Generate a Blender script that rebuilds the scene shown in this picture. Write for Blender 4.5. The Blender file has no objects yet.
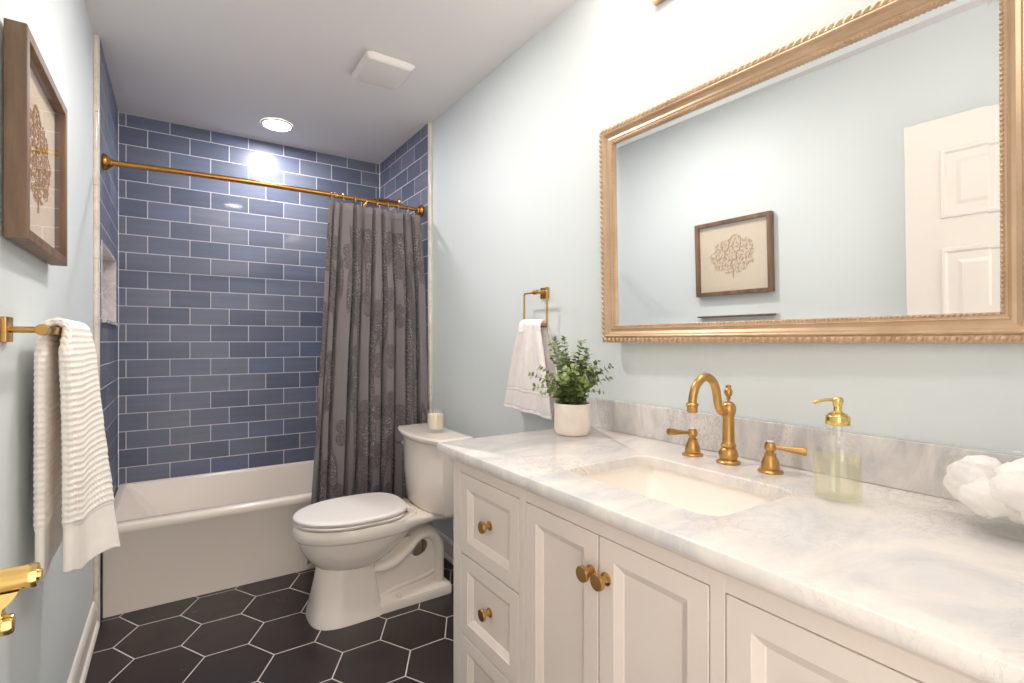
import bpy, bmesh, math, random
from mathutils import Vector, Matrix, noise
from math import sin, cos, pi, sqrt, exp
random.seed(7)
SC = bpy.context.scene
COL = SC.collection

# ------------------------------------------------------------------ camera, world, exposure, lights
cam_d = bpy.data.cameras.new('camera')
cam = bpy.data.objects.new('camera', cam_d)
COL.objects.link(cam)
cam_d.sensor_width = 36.0
cam_d.lens = 498.39 * 36.0 / 1024.0
cam_d.shift_x = (512 - 496.85) / 1024.0
cam_d.shift_y = (341.22 - 341.5) / 1024.0
cam_d.clip_start = 0.02
cam.location = (0.2625, 0.0, 1.1808)
cam.rotation_euler = (pi / 2, 0, -0.5738)
SC.camera = cam

world = bpy.data.worlds.new('hall_fill')  # even ambient fill let in by the doorway, stands in for hall light
SC.world = world
world.use_nodes = True
world.node_tree.nodes['Background'].inputs[0].default_value = (1.0, 0.93, 0.85, 1)
world.node_tree.nodes['Background'].inputs[1].default_value = 2.1

SC.view_settings.view_transform = 'Standard'
SC.view_settings.look = 'None'
SC.view_settings.gamma = 1.0
SC.view_settings.use_curve_mapping = False
SC.view_settings.exposure = 0.34
SC.cycles.transparent_max_bounces = 20
SC.cycles.max_bounces = 16
SC.cycles.diffuse_bounces = 12

def lamp(name, kind, loc, energy, color, size=0.1, rot=(0, 0, 0), **kw):
    d = bpy.data.lights.new(name, kind)
    d.energy = energy
    d.color = color
    if kind == 'AREA':
        d.shape = 'DISK'
        d.size = size
    else:
        d.shadow_soft_size = size
    for k, v in kw.items():
        setattr(d, k, v)
    o = bpy.data.objects.new(name, d)
    o.location = loc
    o.rotation_euler = rot
    COL.objects.link(o)
    return o

# shower downlight, added out-of-view room lamp for fill, bulbs of the light bar over the mirror
lamp('shower_bulb', 'AREA', (0.767, 3.16, 2.436), 7, (0.97, 0.96, 1.0), 0.13)
lamp('room_fill', 'AREA', (0.72, 1.72, 2.436), 9.5, (1.0, 0.94, 0.88), 0.15)  # added lamp out of view, evens out light across the room
for k, by in enumerate((0.42, 0.70, 0.98)):
    lamp('vanity_bulb', 'POINT', (1.405, by, 2.345), 3.4, (1.0, 0.93, 0.86), 0.055)

# ------------------------------------------------------------------ measures
W, T = 1.5, 0.022                 # tiled alcove width, painted wall setback
WL, WR = -T, W + T
YF, YT, YB = -0.12, 2.6526, 3.4642
ZC = 2.4535
ZTUB = 0.388
ZCT, ZCB = 0.8788, 0.853          # countertop
XCF, YCL, YCN = 0.918, 1.346, 0.07

# ------------------------------------------------------------------ materials
def lin(c):
    return tuple(((v / 255) / 12.92 if v / 255 <= 0.04045 else ((v / 255 + 0.055) / 1.055) ** 2.4) for v in c) + (1,)

class Mat:
    def __init__(s, name):
        s.m = bpy.data.materials.new(name)
        s.m.use_nodes = True
        s.nt = s.m.node_tree
        s.b = s.nt.nodes['Principled BSDF']
        s.out = s.nt.nodes['Material Output']
    def n(s, t, **kw):
        q = s.nt.nodes.new(t)
        for k, v in kw.items():
            if k in q.inputs:
                q.inputs[k].default_value = v
            else:
                setattr(q, k, v)
        return q
    def l(s, a, b):
        s.nt.links.new(a, b)
    def ramp(s, fac, stops):
        r = s.n('ShaderNodeValToRGB')
        e = r.color_ramp.elements
        while len(e) < len(stops):
            e.new(0.5)
        for i, (p, c) in enumerate(stops):
            e[i].position = p
            e[i].color = c
        s.l(fac, r.inputs[0])
        return r.outputs[0]
    def coords(s, scale=(1, 1, 1), rot=(0, 0, 0)):
        tc = s.n('ShaderNodeTexCoord')
        mp = s.n('ShaderNodeMapping')
        mp.inputs['Scale'].default_value = scale
        mp.inputs['Rotation'].default_value = rot
        s.l(tc.outputs['Object'], mp.inputs[0])
        return mp.outputs[0]
    def bump(s, h, strength=0.3, dist=0.01):
        b = s.n('ShaderNodeBump', Strength=strength, Distance=dist)
        s.l(h, b.inputs['Height'])
        s.l(b.outputs[0], s.b.inputs['Normal'])

def simple(name, col, rough=0.5, metal=0.0, nscale=0, nvar=0.04, bump=0.0, bscale=200, coat=0.0, spec=None):
    M = Mat(name)
    c = lin(col)
    M.b.inputs['Base Color'].default_value = c
    M.b.inputs['Roughness'].default_value = rough
    M.b.inputs['Metallic'].default_value = metal
    M.b.inputs['Coat Weight'].default_value = coat
    if spec is not None:
        M.b.inputs['Specular IOR Level'].default_value = spec
    if nscale:
        v = M.coords((nscale,) * 3)
        nz = M.n('ShaderNodeTexNoise', Scale=1.0, Detail=4.0)
        M.l(v, nz.inputs['Vector'])
        lo = tuple(x * (1 - nvar) for x in c[:3]) + (1,)
        hi = tuple(min(1, x * (1 + nvar)) for x in c[:3]) + (1,)
        M.l(M.ramp(nz.outputs[0], [(0.3, lo), (0.7, hi)]), M.b.inputs['Base Color'])
    if bump:
        v = M.coords((bscale,) * 3)
        nz = M.n('ShaderNodeTexNoise', Scale=1.0, Detail=3.0)
        M.l(v, nz.inputs['Vector'])
        M.bump(nz.outputs[0], bump, 0.002)
    return M.m

def marble(name, base, vein, dark, stretch=(1, 1, 1), sc=1.0, veinw=0.5, rough=0.12, rot=(0, 0, 0.6)):
    M = Mat(name)
    v = M.coords(stretch, rot)
    n1 = M.n('ShaderNodeTexNoise', Scale=3.2 * sc, Detail=8.0, Roughness=0.62, Distortion=1.2)
    M.l(v, n1.inputs['Vector'])
    cloud = M.ramp(n1.outputs[0], [(0.30, lin(vein)), (0.44, lin(tuple((a * 0.45 + b * 0.55) for a, b in zip(vein, base)))), (0.60, lin(base))])
    n2 = M.n('ShaderNodeTexNoise', Scale=9.0 * sc, Detail=7.0, Roughness=0.7, Distortion=2.2)
    M.l(v, n2.inputs['Vector'])
    thin = M.ramp(n2.outputs[0], [(0.475, (0, 0, 0, 1)), (0.5, (veinw,) * 3 + (1,)), (0.525, (0, 0, 0, 1))])
    n3 = M.n('ShaderNodeTexNoise', Scale=2.0 * sc, Detail=3.0)
    M.l(v, n3.inputs['Vector'])
    msk = M.ramp(n3.outputs[0], [(0.45, (0, 0, 0, 1)), (0.65, (1, 1, 1, 1))])
    mu = M.n('ShaderNodeMath', operation='MULTIPLY')
    M.l(thin, mu.inputs[0])
    M.l(msk, mu.inputs[1])
    mx = M.n('ShaderNodeMix', data_type='RGBA')
    M.l(mu.outputs[0], mx.inputs['Factor'])
    M.l(cloud, mx.inputs[6])
    mx.inputs[7].default_value = lin(dark)
    M.l(mx.outputs[2], M.b.inputs['Base Color'])
    M.b.inputs['Roughness'].default_value = rough
    return M.m

def thin_glass(name, tint=(1, 1, 1), refl=0.06, edge=0.6, rough=0.0):
    M = Mat(name)
    tr = M.n('ShaderNodeBsdfTransparent', Color=tint + (1,))
    gl = M.n('ShaderNodeBsdfGlossy', Color=(1, 1, 1, 1), Roughness=rough)
    lw = M.n('ShaderNodeLayerWeight', Blend=0.25)
    r = M.ramp(lw.outputs['Facing'], [(0.0, (refl,) * 3 + (1,)), (0.6, (refl * 1.6,) * 3 + (1,)), (1.0, (edge,) * 3 + (1,))])
    mx = M.n('ShaderNodeMixShader')
    M.l(r, mx.inputs[0])
    M.l(tr.outputs[0], mx.inputs[1])
    M.l(gl.outputs[0], mx.inputs[2])
    M.l(mx.outputs[0], M.out.inputs[0])
    return M.m

def emit(name, col, s):
    M = Mat(name)
    M.b.inputs['Base Color'].default_value = (0.9, 0.9, 0.9, 1)
    M.b.inputs['Emission Color'].default_value = col + (1,)
    M.b.inputs['Emission Strength'].default_value = s
    return M.m

def brass(name, col, rough, var=0.1):
    M = Mat(name)
    v = M.coords((60, 60, 60))
    nz = M.n('ShaderNodeTexNoise', Scale=1.0, Detail=5.0)
    M.l(v, nz.inputs['Vector'])
    c = lin(col)
    M.l(M.ramp(nz.outputs[0], [(0.3, tuple(x * (1 - var) for x in c[:3]) + (1,)), (0.7, c)]), M.b.inputs['Base Color'])
    M.b.inputs['Metallic'].default_value = 1.0
    M.b.inputs['Roughness'].default_value = rough
    return M.m

def tile_mat():
    M = Mat('blue_glazed_tile')
    g = M.n('ShaderNodeNewGeometry')
    base = M.ramp(g.outputs['Random Per Island'], [(0.0, lin((92, 100, 122))), (0.35, lin((102, 110, 130))), (0.7, lin((118, 124, 140))), (1.0, lin((104, 114, 142)))])
    v = M.coords((3, 3, 26))
    nz = M.n('ShaderNodeTexNoise', Scale=1.0, Detail=4.0, Roughness=0.6)
    M.l(v, nz.inputs['Vector'])
    st = M.ramp(nz.outputs[0], [(0.3, (0.88, 0.88, 0.9, 1)), (0.7, (1.08, 1.07, 1.05, 1))])
    mx = M.n('ShaderNodeMix', data_type='RGBA', blend_type='MULTIPLY')
    mx.inputs['Factor'].default_value = 1.0
    M.l(base, mx.inputs[6])
    M.l(st, mx.inputs[7])
    M.l(mx.outputs[2], M.b.inputs['Base Color'])
    M.b.inputs['Roughness'].default_value = 0.36
    M.b.inputs['Coat Weight'].default_value = 0.08
    M.b.inputs['Coat Roughness'].default_value = 0.04
    v2 = M.coords((7, 7, 16))
    n2 = M.n('ShaderNodeTexNoise', Scale=1.0, Detail=2.0)
    M.l(v2, n2.inputs['Vector'])
    M.bump(n2.outputs[0], 0.12, 0.006)
    return M.m

def floor_mat():
    M = Mat('dark_hexagon_tile')
    g = M.n('ShaderNodeNewGeometry')
    base = M.ramp(g.outputs['Random Per Island'], [(0.0, lin((38, 31, 30))), (1.0, lin((48, 40, 39)))])
    M.l(base, M.b.inputs['Base Color'])
    M.b.inputs['Roughness'].default_value = 0.33
    v = M.coords((9, 9, 9))
    n2 = M.n('ShaderNodeTexNoise', Scale=1.0, Detail=3.0)
    M.l(v, n2.inputs['Vector'])
    r = M.ramp(n2.outputs[0], [(0.3, (0.27,) * 3 + (1,)), (0.7, (0.4,) * 3 + (1,))])
    M.l(r, M.b.inputs['Roughness'])
    return M.m

def wood_mat(name, a, b):
    M = Mat(name)
    v = M.coords((40, 40, 4))
    nz = M.n('ShaderNodeTexNoise', Scale=1.0, Detail=6.0, Roughness=0.6)
    M.l(v, nz.inputs['Vector'])
    M.l(M.ramp(nz.outputs[0], [(0.3, lin(a)), (0.7, lin(b))]), M.b.inputs['Base Color'])
    M.b.inputs['Roughness'].default_value = 0.5
    return M.m

def curtain_mat():
    M = Mat('grey_tufted_fabric')
    v = M.coords((1, 1, 1))
    at = M.n('ShaderNodeAttribute', attribute_name='tuft')
    vo = M.n('ShaderNodeTexVoronoi', Scale=130.0)
    M.l(v, vo.inputs['Vector'])
    sp = M.n('ShaderNodeMath', operation='MULTIPLY')
    M.l(vo.outputs['Distance'], sp.inputs[0])
    M.l(at.outputs['Fac'], sp.inputs[1])
    M.l(M.ramp(sp.outputs[0], [(0.0, lin((126, 118, 119))), (0.07, lin((84, 77, 78))), (0.24, lin((112, 104, 104))), (0.5, lin((178, 170, 169)))]), M.b.inputs['Base Color'])
    M.b.inputs['Roughness'].default_value = 0.75
    M.b.inputs['Sheen Weight'].default_value = 0.2
    n2 = M.n('ShaderNodeTexNoise', Scale=500.0, Detail=2.0)
    M.l(v, n2.inputs['Vector'])
    ad = M.n('ShaderNodeMath', operation='MULTIPLY_ADD')
    M.l(sp.outputs[0], ad.inputs[0])
    ad.inputs[1].default_value = 2.5
    M.l(n2.outputs[0], ad.inputs[2])
    M.bump(ad.outputs[0], 0.9, 0.003)
    return M.m

def leaf_mat():
    M = Mat('eucalyptus_leaf')
    g = M.n('ShaderNodeNewGeometry')
    c = M.ramp(g.outputs['Random Per Island'], [(0.0, lin((76, 100, 52))), (0.4, lin((120, 142, 78))), (0.75, lin((164, 178, 116))), (0.92, lin((160, 172, 120))), (1.0, lin((190, 198, 84)))])
    M.l(c, M.b.inputs['Base Color'])
    M.b.inputs['Roughness'].default_value = 0.45
    return M.m

def mirror_mat():
    M = Mat('silvered_mirror')
    M.b.inputs['Base Color'].default_value = (0.93, 0.94, 0.94, 1)
    M.b.inputs['Metallic'].default_value = 1.0
    M.b.inputs['Roughness'].default_value = 0.0
    return M.m

def gilt_mat():
    M = Mat('champagne_gilt')
    v = M.coords((14, 14, 14))
    nz = M.n('ShaderNodeTexNoise', Scale=1.0, Detail=5.0)
    M.l(v, nz.inputs['Vector'])
    M.l(M.ramp(nz.outputs[0], [(0.3, lin((198, 168, 137))), (0.7, lin((213, 185, 156)))]), M.b.inputs['Base Color'])
    M.b.inputs['Metallic'].default_value = 0.55
    M.b.inputs['Roughness'].default_value = 0.38
    return M.m

M_WALL = simple('pale_blue_paint', (222, 229, 231), 0.55, nscale=3, nvar=0.01, bump=0.05, bscale=90)
M_CEIL = simple('white_ceiling_paint', (236, 232, 232), 0.7, nscale=3, nvar=0.01)
M_GROUT = simple('pale_grout', (214, 208, 216), 0.8, nscale=60, nvar=0.04)
M_FGROUT = simple('floor_grout', (206, 198, 192), 0.8, nscale=60, nvar=0.05)
M_TILE = tile_mat()
M_HEX = floor_mat()
M_TRIM = marble('cream_marble_trim', (236, 226, 214), (216, 202, 188), (150, 140, 132), sc=3, veinw=0.5)
M_NICHE = marble('veined_marble', (232, 226, 224), (196, 188, 188), (120, 114, 116), sc=3, veinw=0.9)
M_COUNTER = marble('white_marble', (240, 234, 228), (208, 207, 211), (152, 154, 162), (1.0, 1.7, 1.0), 1.2, 0.55)
M_SPLASH = marble('grey_marble', (228, 223, 219), (184, 184, 189), (138, 138, 144), (1, 2.4, 1.0), 1.5, 0.7, rot=(0.25, 0, 0))
M_WHITE = simple('white_semigloss_paint', (238, 230, 222), 0.35, nscale=4, nvar=0.01)
M_CAB = simple('warm_white_lacquer', (234, 223, 215), 0.35, nscale=5, nvar=0.012)
M_PORC = simple('white_porcelain', (240, 231, 222), 0.12, nscale=2, nvar=0.006, coat=0.4)
M_TUB = simple('white_acrylic', (240, 229, 218), 0.2, nscale=2, nvar=0.006, coat=0.2)
M_SINK = simple('cream_sink_porcelain', (250, 243, 234), 0.15, nscale=2, nvar=0.006)
M_BRASS = brass('satin_brass', (208, 164, 100), 0.3)
M_BRASSB = brass('polished_brass', (238, 206, 132), 0.15, 0.05)
M_BRONZE = brass('antique_brass', (196, 140, 74), 0.27, 0.15)
M_CHROME = brass('chrome', (210, 210, 212), 0.12, 0.03)
M_WOOD = wood_mat('walnut_brown_wood', (98, 76, 58), (138, 110, 86))
M_BACKING = simple('cream_linen_board', (236, 219, 196), 0.8, nscale=150, nvar=0.05)
M_CORAL = simple('gold_coral', (188, 148, 82), 0.45, metal=0.0, nscale=60, nvar=0.15)
M_DARK = simple('dark_shadow_gap', (30, 26, 24), 0.8, nscale=30, nvar=0.05)
M_TOWEL = simple('white_waffle_cotton', (249, 243, 236), 0.9, nscale=30, nvar=0.03, bump=0.4, bscale=900)
M_TERRY = simple('white_terry_cotton', (246, 240, 238), 0.95, nscale=30, nvar=0.03, bump=0.5, bscale=900)
M_POT = simple('pale_concrete', (226, 216, 204), 0.75, nscale=25, nvar=0.08, bump=0.3, bscale=80)
M_SOIL = simple('dark_moss', (46, 44, 28), 0.95, nscale=60, nvar=0.4)
M_STEM = simple('green_stem', (92, 108, 62), 0.6, nscale=60, nvar=0.1)
M_LEAF = leaf_mat()
M_WAX = simple('cream_wax', (244, 230, 200), 0.5, nscale=8, nvar=0.02)
M_WICK = simple('charred_wick', (60, 50, 44), 0.9, nscale=60, nvar=0.2)
M_COTTON = simple('white_cotton_wool', (250, 246, 243), 1.0, nscale=20, nvar=0.02, bump=0.5, bscale=140)
M_GLASS = thin_glass('clear_glass', (0.98, 0.985, 0.98), 0.11, 1.0)
M_PGLASS = thin_glass('picture_glazing', (0.99, 0.99, 0.99), 0.10, 0.75)
M_SOAP = thin_glass('pale_yellow_soap', (0.992, 0.978, 0.87), 0.05, 0.3, 0.05)
M_TUBE = thin_glass('clear_plastic_tube', (0.9, 0.92, 0.88), 0.06, 0.4, 0.1)
M_CURT = curtain_mat()
M_MIRROR = mirror_mat()
M_GILT = gilt_mat()
M_PLASTIC = simple('white_plastic', (236, 230, 226), 0.45, nscale=4, nvar=0.01)
M_LENS = emit('lit_lens', (1.0, 0.97, 0.95), 14.0)
M_SHADE = emit('lit_opal_glass', (1.0, 0.93, 0.84), 3.0)

# ------------------------------------------------------------------ mesh helpers
def base_of(o):
    p = Vector((0, 0, 0))
    while o is not None:
        p += Vector(o.location)
        o = o.parent
    return p

def obj(name, bm, mat, parent=None, smooth=True, angle=40, origin=None, mods=None):
    mats = mat if isinstance(mat, (list, tuple)) else [mat]
    bmesh.ops.recalc_face_normals(bm, faces=bm.faces)
    me = bpy.data.meshes.new(name)
    if parent is not None:
        off = base_of(parent)
    else:
        if origin is None:
            xs = [v.co for v in bm.verts]
            origin = ((min(c.x for c in xs) + max(c.x for c in xs)) / 2, (min(c.y for c in xs) + max(c.y for c in xs)) / 2, min(c.z for c in xs))
        off = Vector(origin)
    bmesh.ops.translate(bm, verts=bm.verts, vec=-off)
    bm.to_mesh(me)
    bm.free()
    for m in mats:
        me.materials.append(m)
    if smooth:
        for p in me.polygons:
            p.use_smooth = True
        if angle is not None:
            try:
                me.set_sharp_from_angle(angle=math.radians(angle))
            except Exception:
                pass
    o = bpy.data.objects.new(name, me)
    COL.objects.link(o)
    if parent is not None:
        o.parent = parent
    else:
        o.location = off
    return o

def thing(name, label, cat, loc, group=None):
    o = bpy.data.objects.new(name, None)
    o.empty_display_size = 0.05
    COL.objects.link(o)
    o.location = loc
    return tag(o, label, cat, group)

def tag(o, label, cat, group=None):
    o['label'] = label
    o['category'] = cat
    if group:
        o['group'] = group
    return o

def struct(o, label=None, cat=None):
    o['kind'] = 'structure'
    if label:
        o['label'] = label
        o['category'] = cat
    return o

def NB():
    return bmesh.new()

def box(bm, x0, x1, y0, y1, z0, z1, bev=0.0, seg=2, mi=0):
    vs = [bm.verts.new((x, y, z)) for x in (x0, x1) for y in (y0, y1) for z in (z0, z1)]
    fs = [bm.faces.new([vs[i] for i in q]) for q in ((0, 1, 3, 2), (4, 6, 7, 5), (0, 4, 5, 1), (2, 3, 7, 6), (0, 2, 6, 4), (1, 5, 7, 3))]
    for f in fs:
        f.material_index = mi
    if bev > 0:
        es = list({e for f in fs for e in f.edges})
        bmesh.ops.bevel(bm, geom=es, offset=bev, segments=seg, affect='EDGES', profile=0.5)
    return vs

def loft(bm, rings, cap0=True, cap1=True, closed=True, mi=0):
    R = [[bm.verts.new(p) for p in r] for r in rings]
    n = len(R[0])
    for a, b in zip(R, R[1:]):
        for i in range(n if closed else n - 1):
            j = (i + 1) % n
            f = bm.faces.new((a[i], a[j], b[j], b[i]))
            f.material_index = mi
    if cap0:
        bm.faces.new(list(reversed(R[0]))).material_index = mi
    if cap1:
        bm.faces.new(R[-1]).material_index = mi
    return R

def lathe(bm, prof, c, axis=(0, 0, 1), n=32, cap=True, mi=0):
    ax = Vector(axis).normalized()
    u = ax.orthogonal().normalized()
    v = ax.cross(u)
    c = Vector(c)
    rings = []
    for r, h in prof:
        r = max(r, 1e-5)
        rings.append([c + ax * h + (u * cos(2 * pi * i / n) + v * sin(2 * pi * i / n)) * r for i in range(n)])
    loft(bm, rings, cap, cap, mi=mi)

def tube(bm, pts, rad, n=12, cap=True, flat=1.0, flatdir=None, mi=0, closed=False):
    pts = [Vector(p) for p in pts]
    m = len(pts)
    rings = []
    up = Vector(flatdir) if flatdir else None
    prev = None
    for i, p in enumerate(pts):
        if closed:
            t = pts[(i + 1) % m] - pts[(i - 1) % m]
        else:
            t = pts[min(i + 1, m - 1)] - pts[max(i - 1, 0)]
        t.normalize()
        if up is not None:
            a = (up - t * up.dot(t)).normalized()
        elif prev is None:
            a = t.orthogonal().normalized()
        else:
            a = (prev - t * prev.dot(t)).normalized()
        prev = a
        b = t.cross(a)
        r = rad[i] if isinstance(rad, (list, tuple)) else rad
        rings.append([p + a * (r * flat * cos(2 * pi * k / n)) + b * (r * sin(2 * pi * k / n)) for k in range(n)])
    if closed:
        R = [[bm.verts.new(q) for q in r] for r in rings]
        for i in range(m):
            A, B = R[i], R[(i + 1) % m]
            for k in range(n):
                bm.faces.new((A[k], A[(k + 1) % n], B[(k + 1) % n], B[k])).material_index = mi
    else:
        loft(bm, rings, cap, cap, mi=mi)

def smoothpath(pts, k=6):
    P = [Vector(p) for p in pts]
    out = []
    for i in range(len(P) - 1):
        p0 = P[max(i - 1, 0)]; p1 = P[i]; p2 = P[i + 1]; p3 = P[min(i + 2, len(P) - 1)]
        for j in range(k):
            t = j / k
            out.append(0.5 * ((2 * p1) + (p2 - p0) * t + (2 * p0 - 5 * p1 + 4 * p2 - p3) * t * t + (3 * p1 - p0 - 3 * p2 + p3) * t ** 3))
    out.append(P[-1])
    return out

def rrect(x0, x1, y0, y1, r, z, k=8):
    pts = []
    for cx, cy, a0 in ((x1 - r, y1 - r, 0), (x0 + r, y1 - r, pi / 2), (x0 + r, y0 + r, pi), (x1 - r, y0 + r, 1.5 * pi)):
        for i in range(k + 1):
            a = a0 + i / k * pi / 2
            pts.append(Vector((cx + r * cos(a), cy + r * sin(a), z)))
    return pts

def sheet(bm, nu, nv, fn, mi=0):
    V = [[bm.verts.new(fn(i / nu, j / nv)) for j in range(nv + 1)] for i in range(nu + 1)]
    for i in range(nu):
        for j in range(nv):
            bm.faces.new((V[i][j], V[i + 1][j], V[i + 1][j + 1], V[i][j + 1])).material_index = mi
    return V

def ball(bm, c, r, sc=(1, 1, 1), u=10, v=7, rot=None):
    res = bmesh.ops.create_uvsphere(bm, u_segments=u, v_segments=v, radius=r)
    M = Matrix.Translation(c) @ (rot.to_4x4() if rot else Matrix.Identity(4)) @ Matrix.Diagonal((sc[0], sc[1], sc[2], 1))
    bmesh.ops.transform(bm, matrix=M, verts=res['verts'])
    return res['verts']

def solid(o, th, off=-1):
    m = o.modifiers.new('thickness', 'SOLIDIFY')
    m.thickness = th
    m.offset = off
    return m

def subsurf(o, lv):
    m = o.modifiers.new('smooth', 'SUBSURF')
    m.levels = lv
    m.render_levels = lv

ORD = ['first', 'second', 'third', 'fourth', 'fifth', 'sixth', 'seventh', 'eighth', 'ninth', 'tenth']

# ------------------------------------------------------------------ structure
bm = NB()
box(bm, -0.4, 1.9, YF - 0.5, YB + 0.2, -0.1, -0.0005, mi=1)
S = 0.1471
Q = S * sqrt(3) / 2
HX, HY = 0.1363, 2.5429
for ci in range(-3, 12):
    for cj in range(-16, 6):
        # hexagon centred right of vertex lattice: flat edges along x
        cx = HX + S / 2 + ci * 1.5 * S
        cy = HY - Q + cj * 2 * Q + (Q if ci % 2 else 0)
        if cx < -0.2 or cx > 1.75 or cy < YF - 0.2 or cy > 2.95:
            continue
        g = 0.0024
        r1 = S - g / cos(pi / 6)
        def hexring(r, z):
            return [Vector((cx + r * cos(k * pi / 3), cy + r * sin(k * pi / 3), z)) for k in range(6)]
        loft(bm, [hexring(r1, -0.004), hexring(r1, -0.0003), hexring(r1 - 0.0006, 0.0)], False, True)
struct(obj('floor', bm, [M_HEX, M_FGROUT], smooth=False, origin=(0.7, 1.5, 0)))

bm = NB()
box(bm, -0.4, 1.9, YF - 0.3, YB + 0.2, ZC, ZC + 0.1)
struct(obj('ceiling', bm, M_CEIL, smooth=False))

bm = NB()
box(bm, WL - 0.12, WL, YF - 0.1, YT, 0, ZC)
struct(obj('wall_left', bm, M_WALL, smooth=False))
bm = NB()
box(bm, WR, WR + 0.12, YF - 0.1, YT, 0, ZC)
struct(obj('wall_right', bm, M_WALL, smooth=False))
bm = NB()   # wall behind the camera with the doorway
box(bm, WL, -0.005, YF - 0.1, YF, 0, ZC)
box(bm, 0.79, WR, YF - 0.1, YF, 0, ZC)
box(bm, -0.005, 0.79, YF - 0.1, YF, 2.05, ZC)
struct(obj('wall_front', bm, M_WALL, smooth=False))

def tiles(name, to_world, u0, u1, z0, z1, ulines, holes=(), thick=0.1):
    """courses of tiles over a grout bed, cut around openings; all one wall mesh"""
    bm = NB()
    def slab(a0, a1, b0, b1, d0, d1, mi, ch=0.0):
        c = 0.0005 if ch else 0
        ring = lambda ins, d: [Vector(to_world(a, b, d)) for a, b in ((a0 + ins, b0 + ins), (a1 - ins, b0 + ins), (a1 - ins, b1 - ins), (a0 + ins, b1 - ins))]
        rings = [ring(0, d0), ring(0, d1 - c)] + ([ring(c, d1)] if ch else [])
        loft(bm, rings, not ch, True, mi=mi)
    def cut(rects):
        for h in holes:
            out = []
            for (a0, a1, b0, b1) in rects:
                if a1 <= h[0] or a0 >= h[1] or b1 <= h[2] or b0 >= h[3]:
                    out.append((a0, a1, b0, b1)); continue
                if a0 < h[0]: out.append((a0, h[0], b0, b1))
                if a1 > h[1]: out.append((h[1], a1, b0, b1))
                m0, m1 = max(a0, h[0]), min(a1, h[1])
                if b0 < h[2]: out.append((m0, m1, b0, h[2]))
                if b1 > h[3]: out.append((m0, m1, h[3], b1))
            rects = out
        return rects
    for r in cut([(u0, u1, z0, z1)]):
        slab(*r, -thick, -0.0006, 1)
    PZ, PU, g = 0.1003, 0.2055, 0.0023
    zt, row = 2.381, 1
    rows = [(2.381, z1, 0)]
    while zt > z0:
        rows.append((max(zt - PZ, z0), zt, row))
        zt -= PZ; row += 1
    for (b0, b1, r) in rows:
        off = ulines[r % 2]
        k = math.floor((u0 - off) / PU)
        while off + k * PU < u1:
            a0, a1 = max(off + k * PU, u0), min(off + (k + 1) * PU, u1)
            k += 1
            if a1 - a0 < 0.012: continue
            for q in cut([(a0, a1, b0, b1)]):
                if q[1] - q[0] < 0.012 or q[3] - q[2] < 0.012: continue
                slab(q[0] + g, q[1] - g, q[2] + g, q[3] - g, -0.003, 0.0, 0, 1)
    return struct(obj(name, bm, [M_TILE, M_GROUT], smooth=False))

tiles('wall_back', lambda u, z, d: (u, YB - d, z), 0, W, 0, ZC, (0.034, 0.133))
NY0, NY1, NZ0, NZ1 = 2.70, 3.315, 1.262, 1.612
tiles('wall_alcove_left', lambda u, z, d: (d, u, z), YT, YB, 0, ZC, (2.753, 2.85), [(NY0, NY1, NZ0, NZ1)])
tiles('wall_alcove_right', lambda u, z, d: (W - d, u, z), YT, YB, 0, ZC, (2.753, 2.85))

def trim_strip(name, x0, x1):
    bm = NB()
    z = 0.0 if x0 > 1 else 0.0
    while z < ZC:
        z2 = min(z + 0.305, ZC)
        n = 8
        ring = lambda zz, s: [Vector((x0 if (a[0] < 0) == (x0 < 1) else x1, 0, 0)) for a in ()]
        pts = []
        xm0, xm1 = (x0, x1)
        for (px, py) in ((xm0, YT), (xm1, YT)):
            pts.append((px, py))
        # half-round front
        for k in range(n + 1):
            a = k / n * pi
            pts.append(((xm0 + xm1) / 2 + (xm1 - xm0) / 2 * cos(a), YT - 0.004 - 0.010 * sin(a)))
        loft(bm, [[Vector((p[0], p[1], zz)) for p in pts] for zz in (z + 0.0008, z2 - 0.0008)])
        z = z2
    return struct(obj(name, bm, M_TRIM, smooth=True))
trim_strip('trim_1', WL - 0.002, -0.003)
trim_strip('trim_2', W + 0.003, WR + 0.002)

# marble niche lining in the left tile wall
bm = NB()
D = -0.095
t = 0.012
box(bm, D - 0.012, D, NY0, NY1, NZ0, NZ1)
box(bm, D, 0.003, NY1 - t, NY1, NZ0, NZ1)
box(bm, D, 0.003, NY0, NY0 + t, NZ0, NZ1)
box(bm, D, 0.003, NY0 + t, NY1 - t, NZ1 - t, NZ1)
box(bm, D, 0.016, NY0, NY1 + 0.012, NZ0 - 0.002, NZ0 + 0.014, 0.003)
struct(obj('trim_3', bm, M_NICHE, smooth=False))

def baseboard(name, x, sgn, y0, y1):
    prof = [(0, 0), (0.024, 0), (0.024, 0.008), (0.020, 0.016), (0.013, 0.02), (0.013, 0.085), (0.009, 0.098), (0.005, 0.104), (0, 0.106)]
    bm = NB()
    loft(bm, [[Vector((x + sgn * a, yy, b)) for a, b in prof] for yy in (y0, y1)])
    return struct(obj(name, bm, M_WHITE, smooth=False))
baseboard('baseboard_left', WL, 1, YF, YT - 0.016)
baseboard('baseboard_right', WR, -1, 1.345, YT - 0.016)

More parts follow.
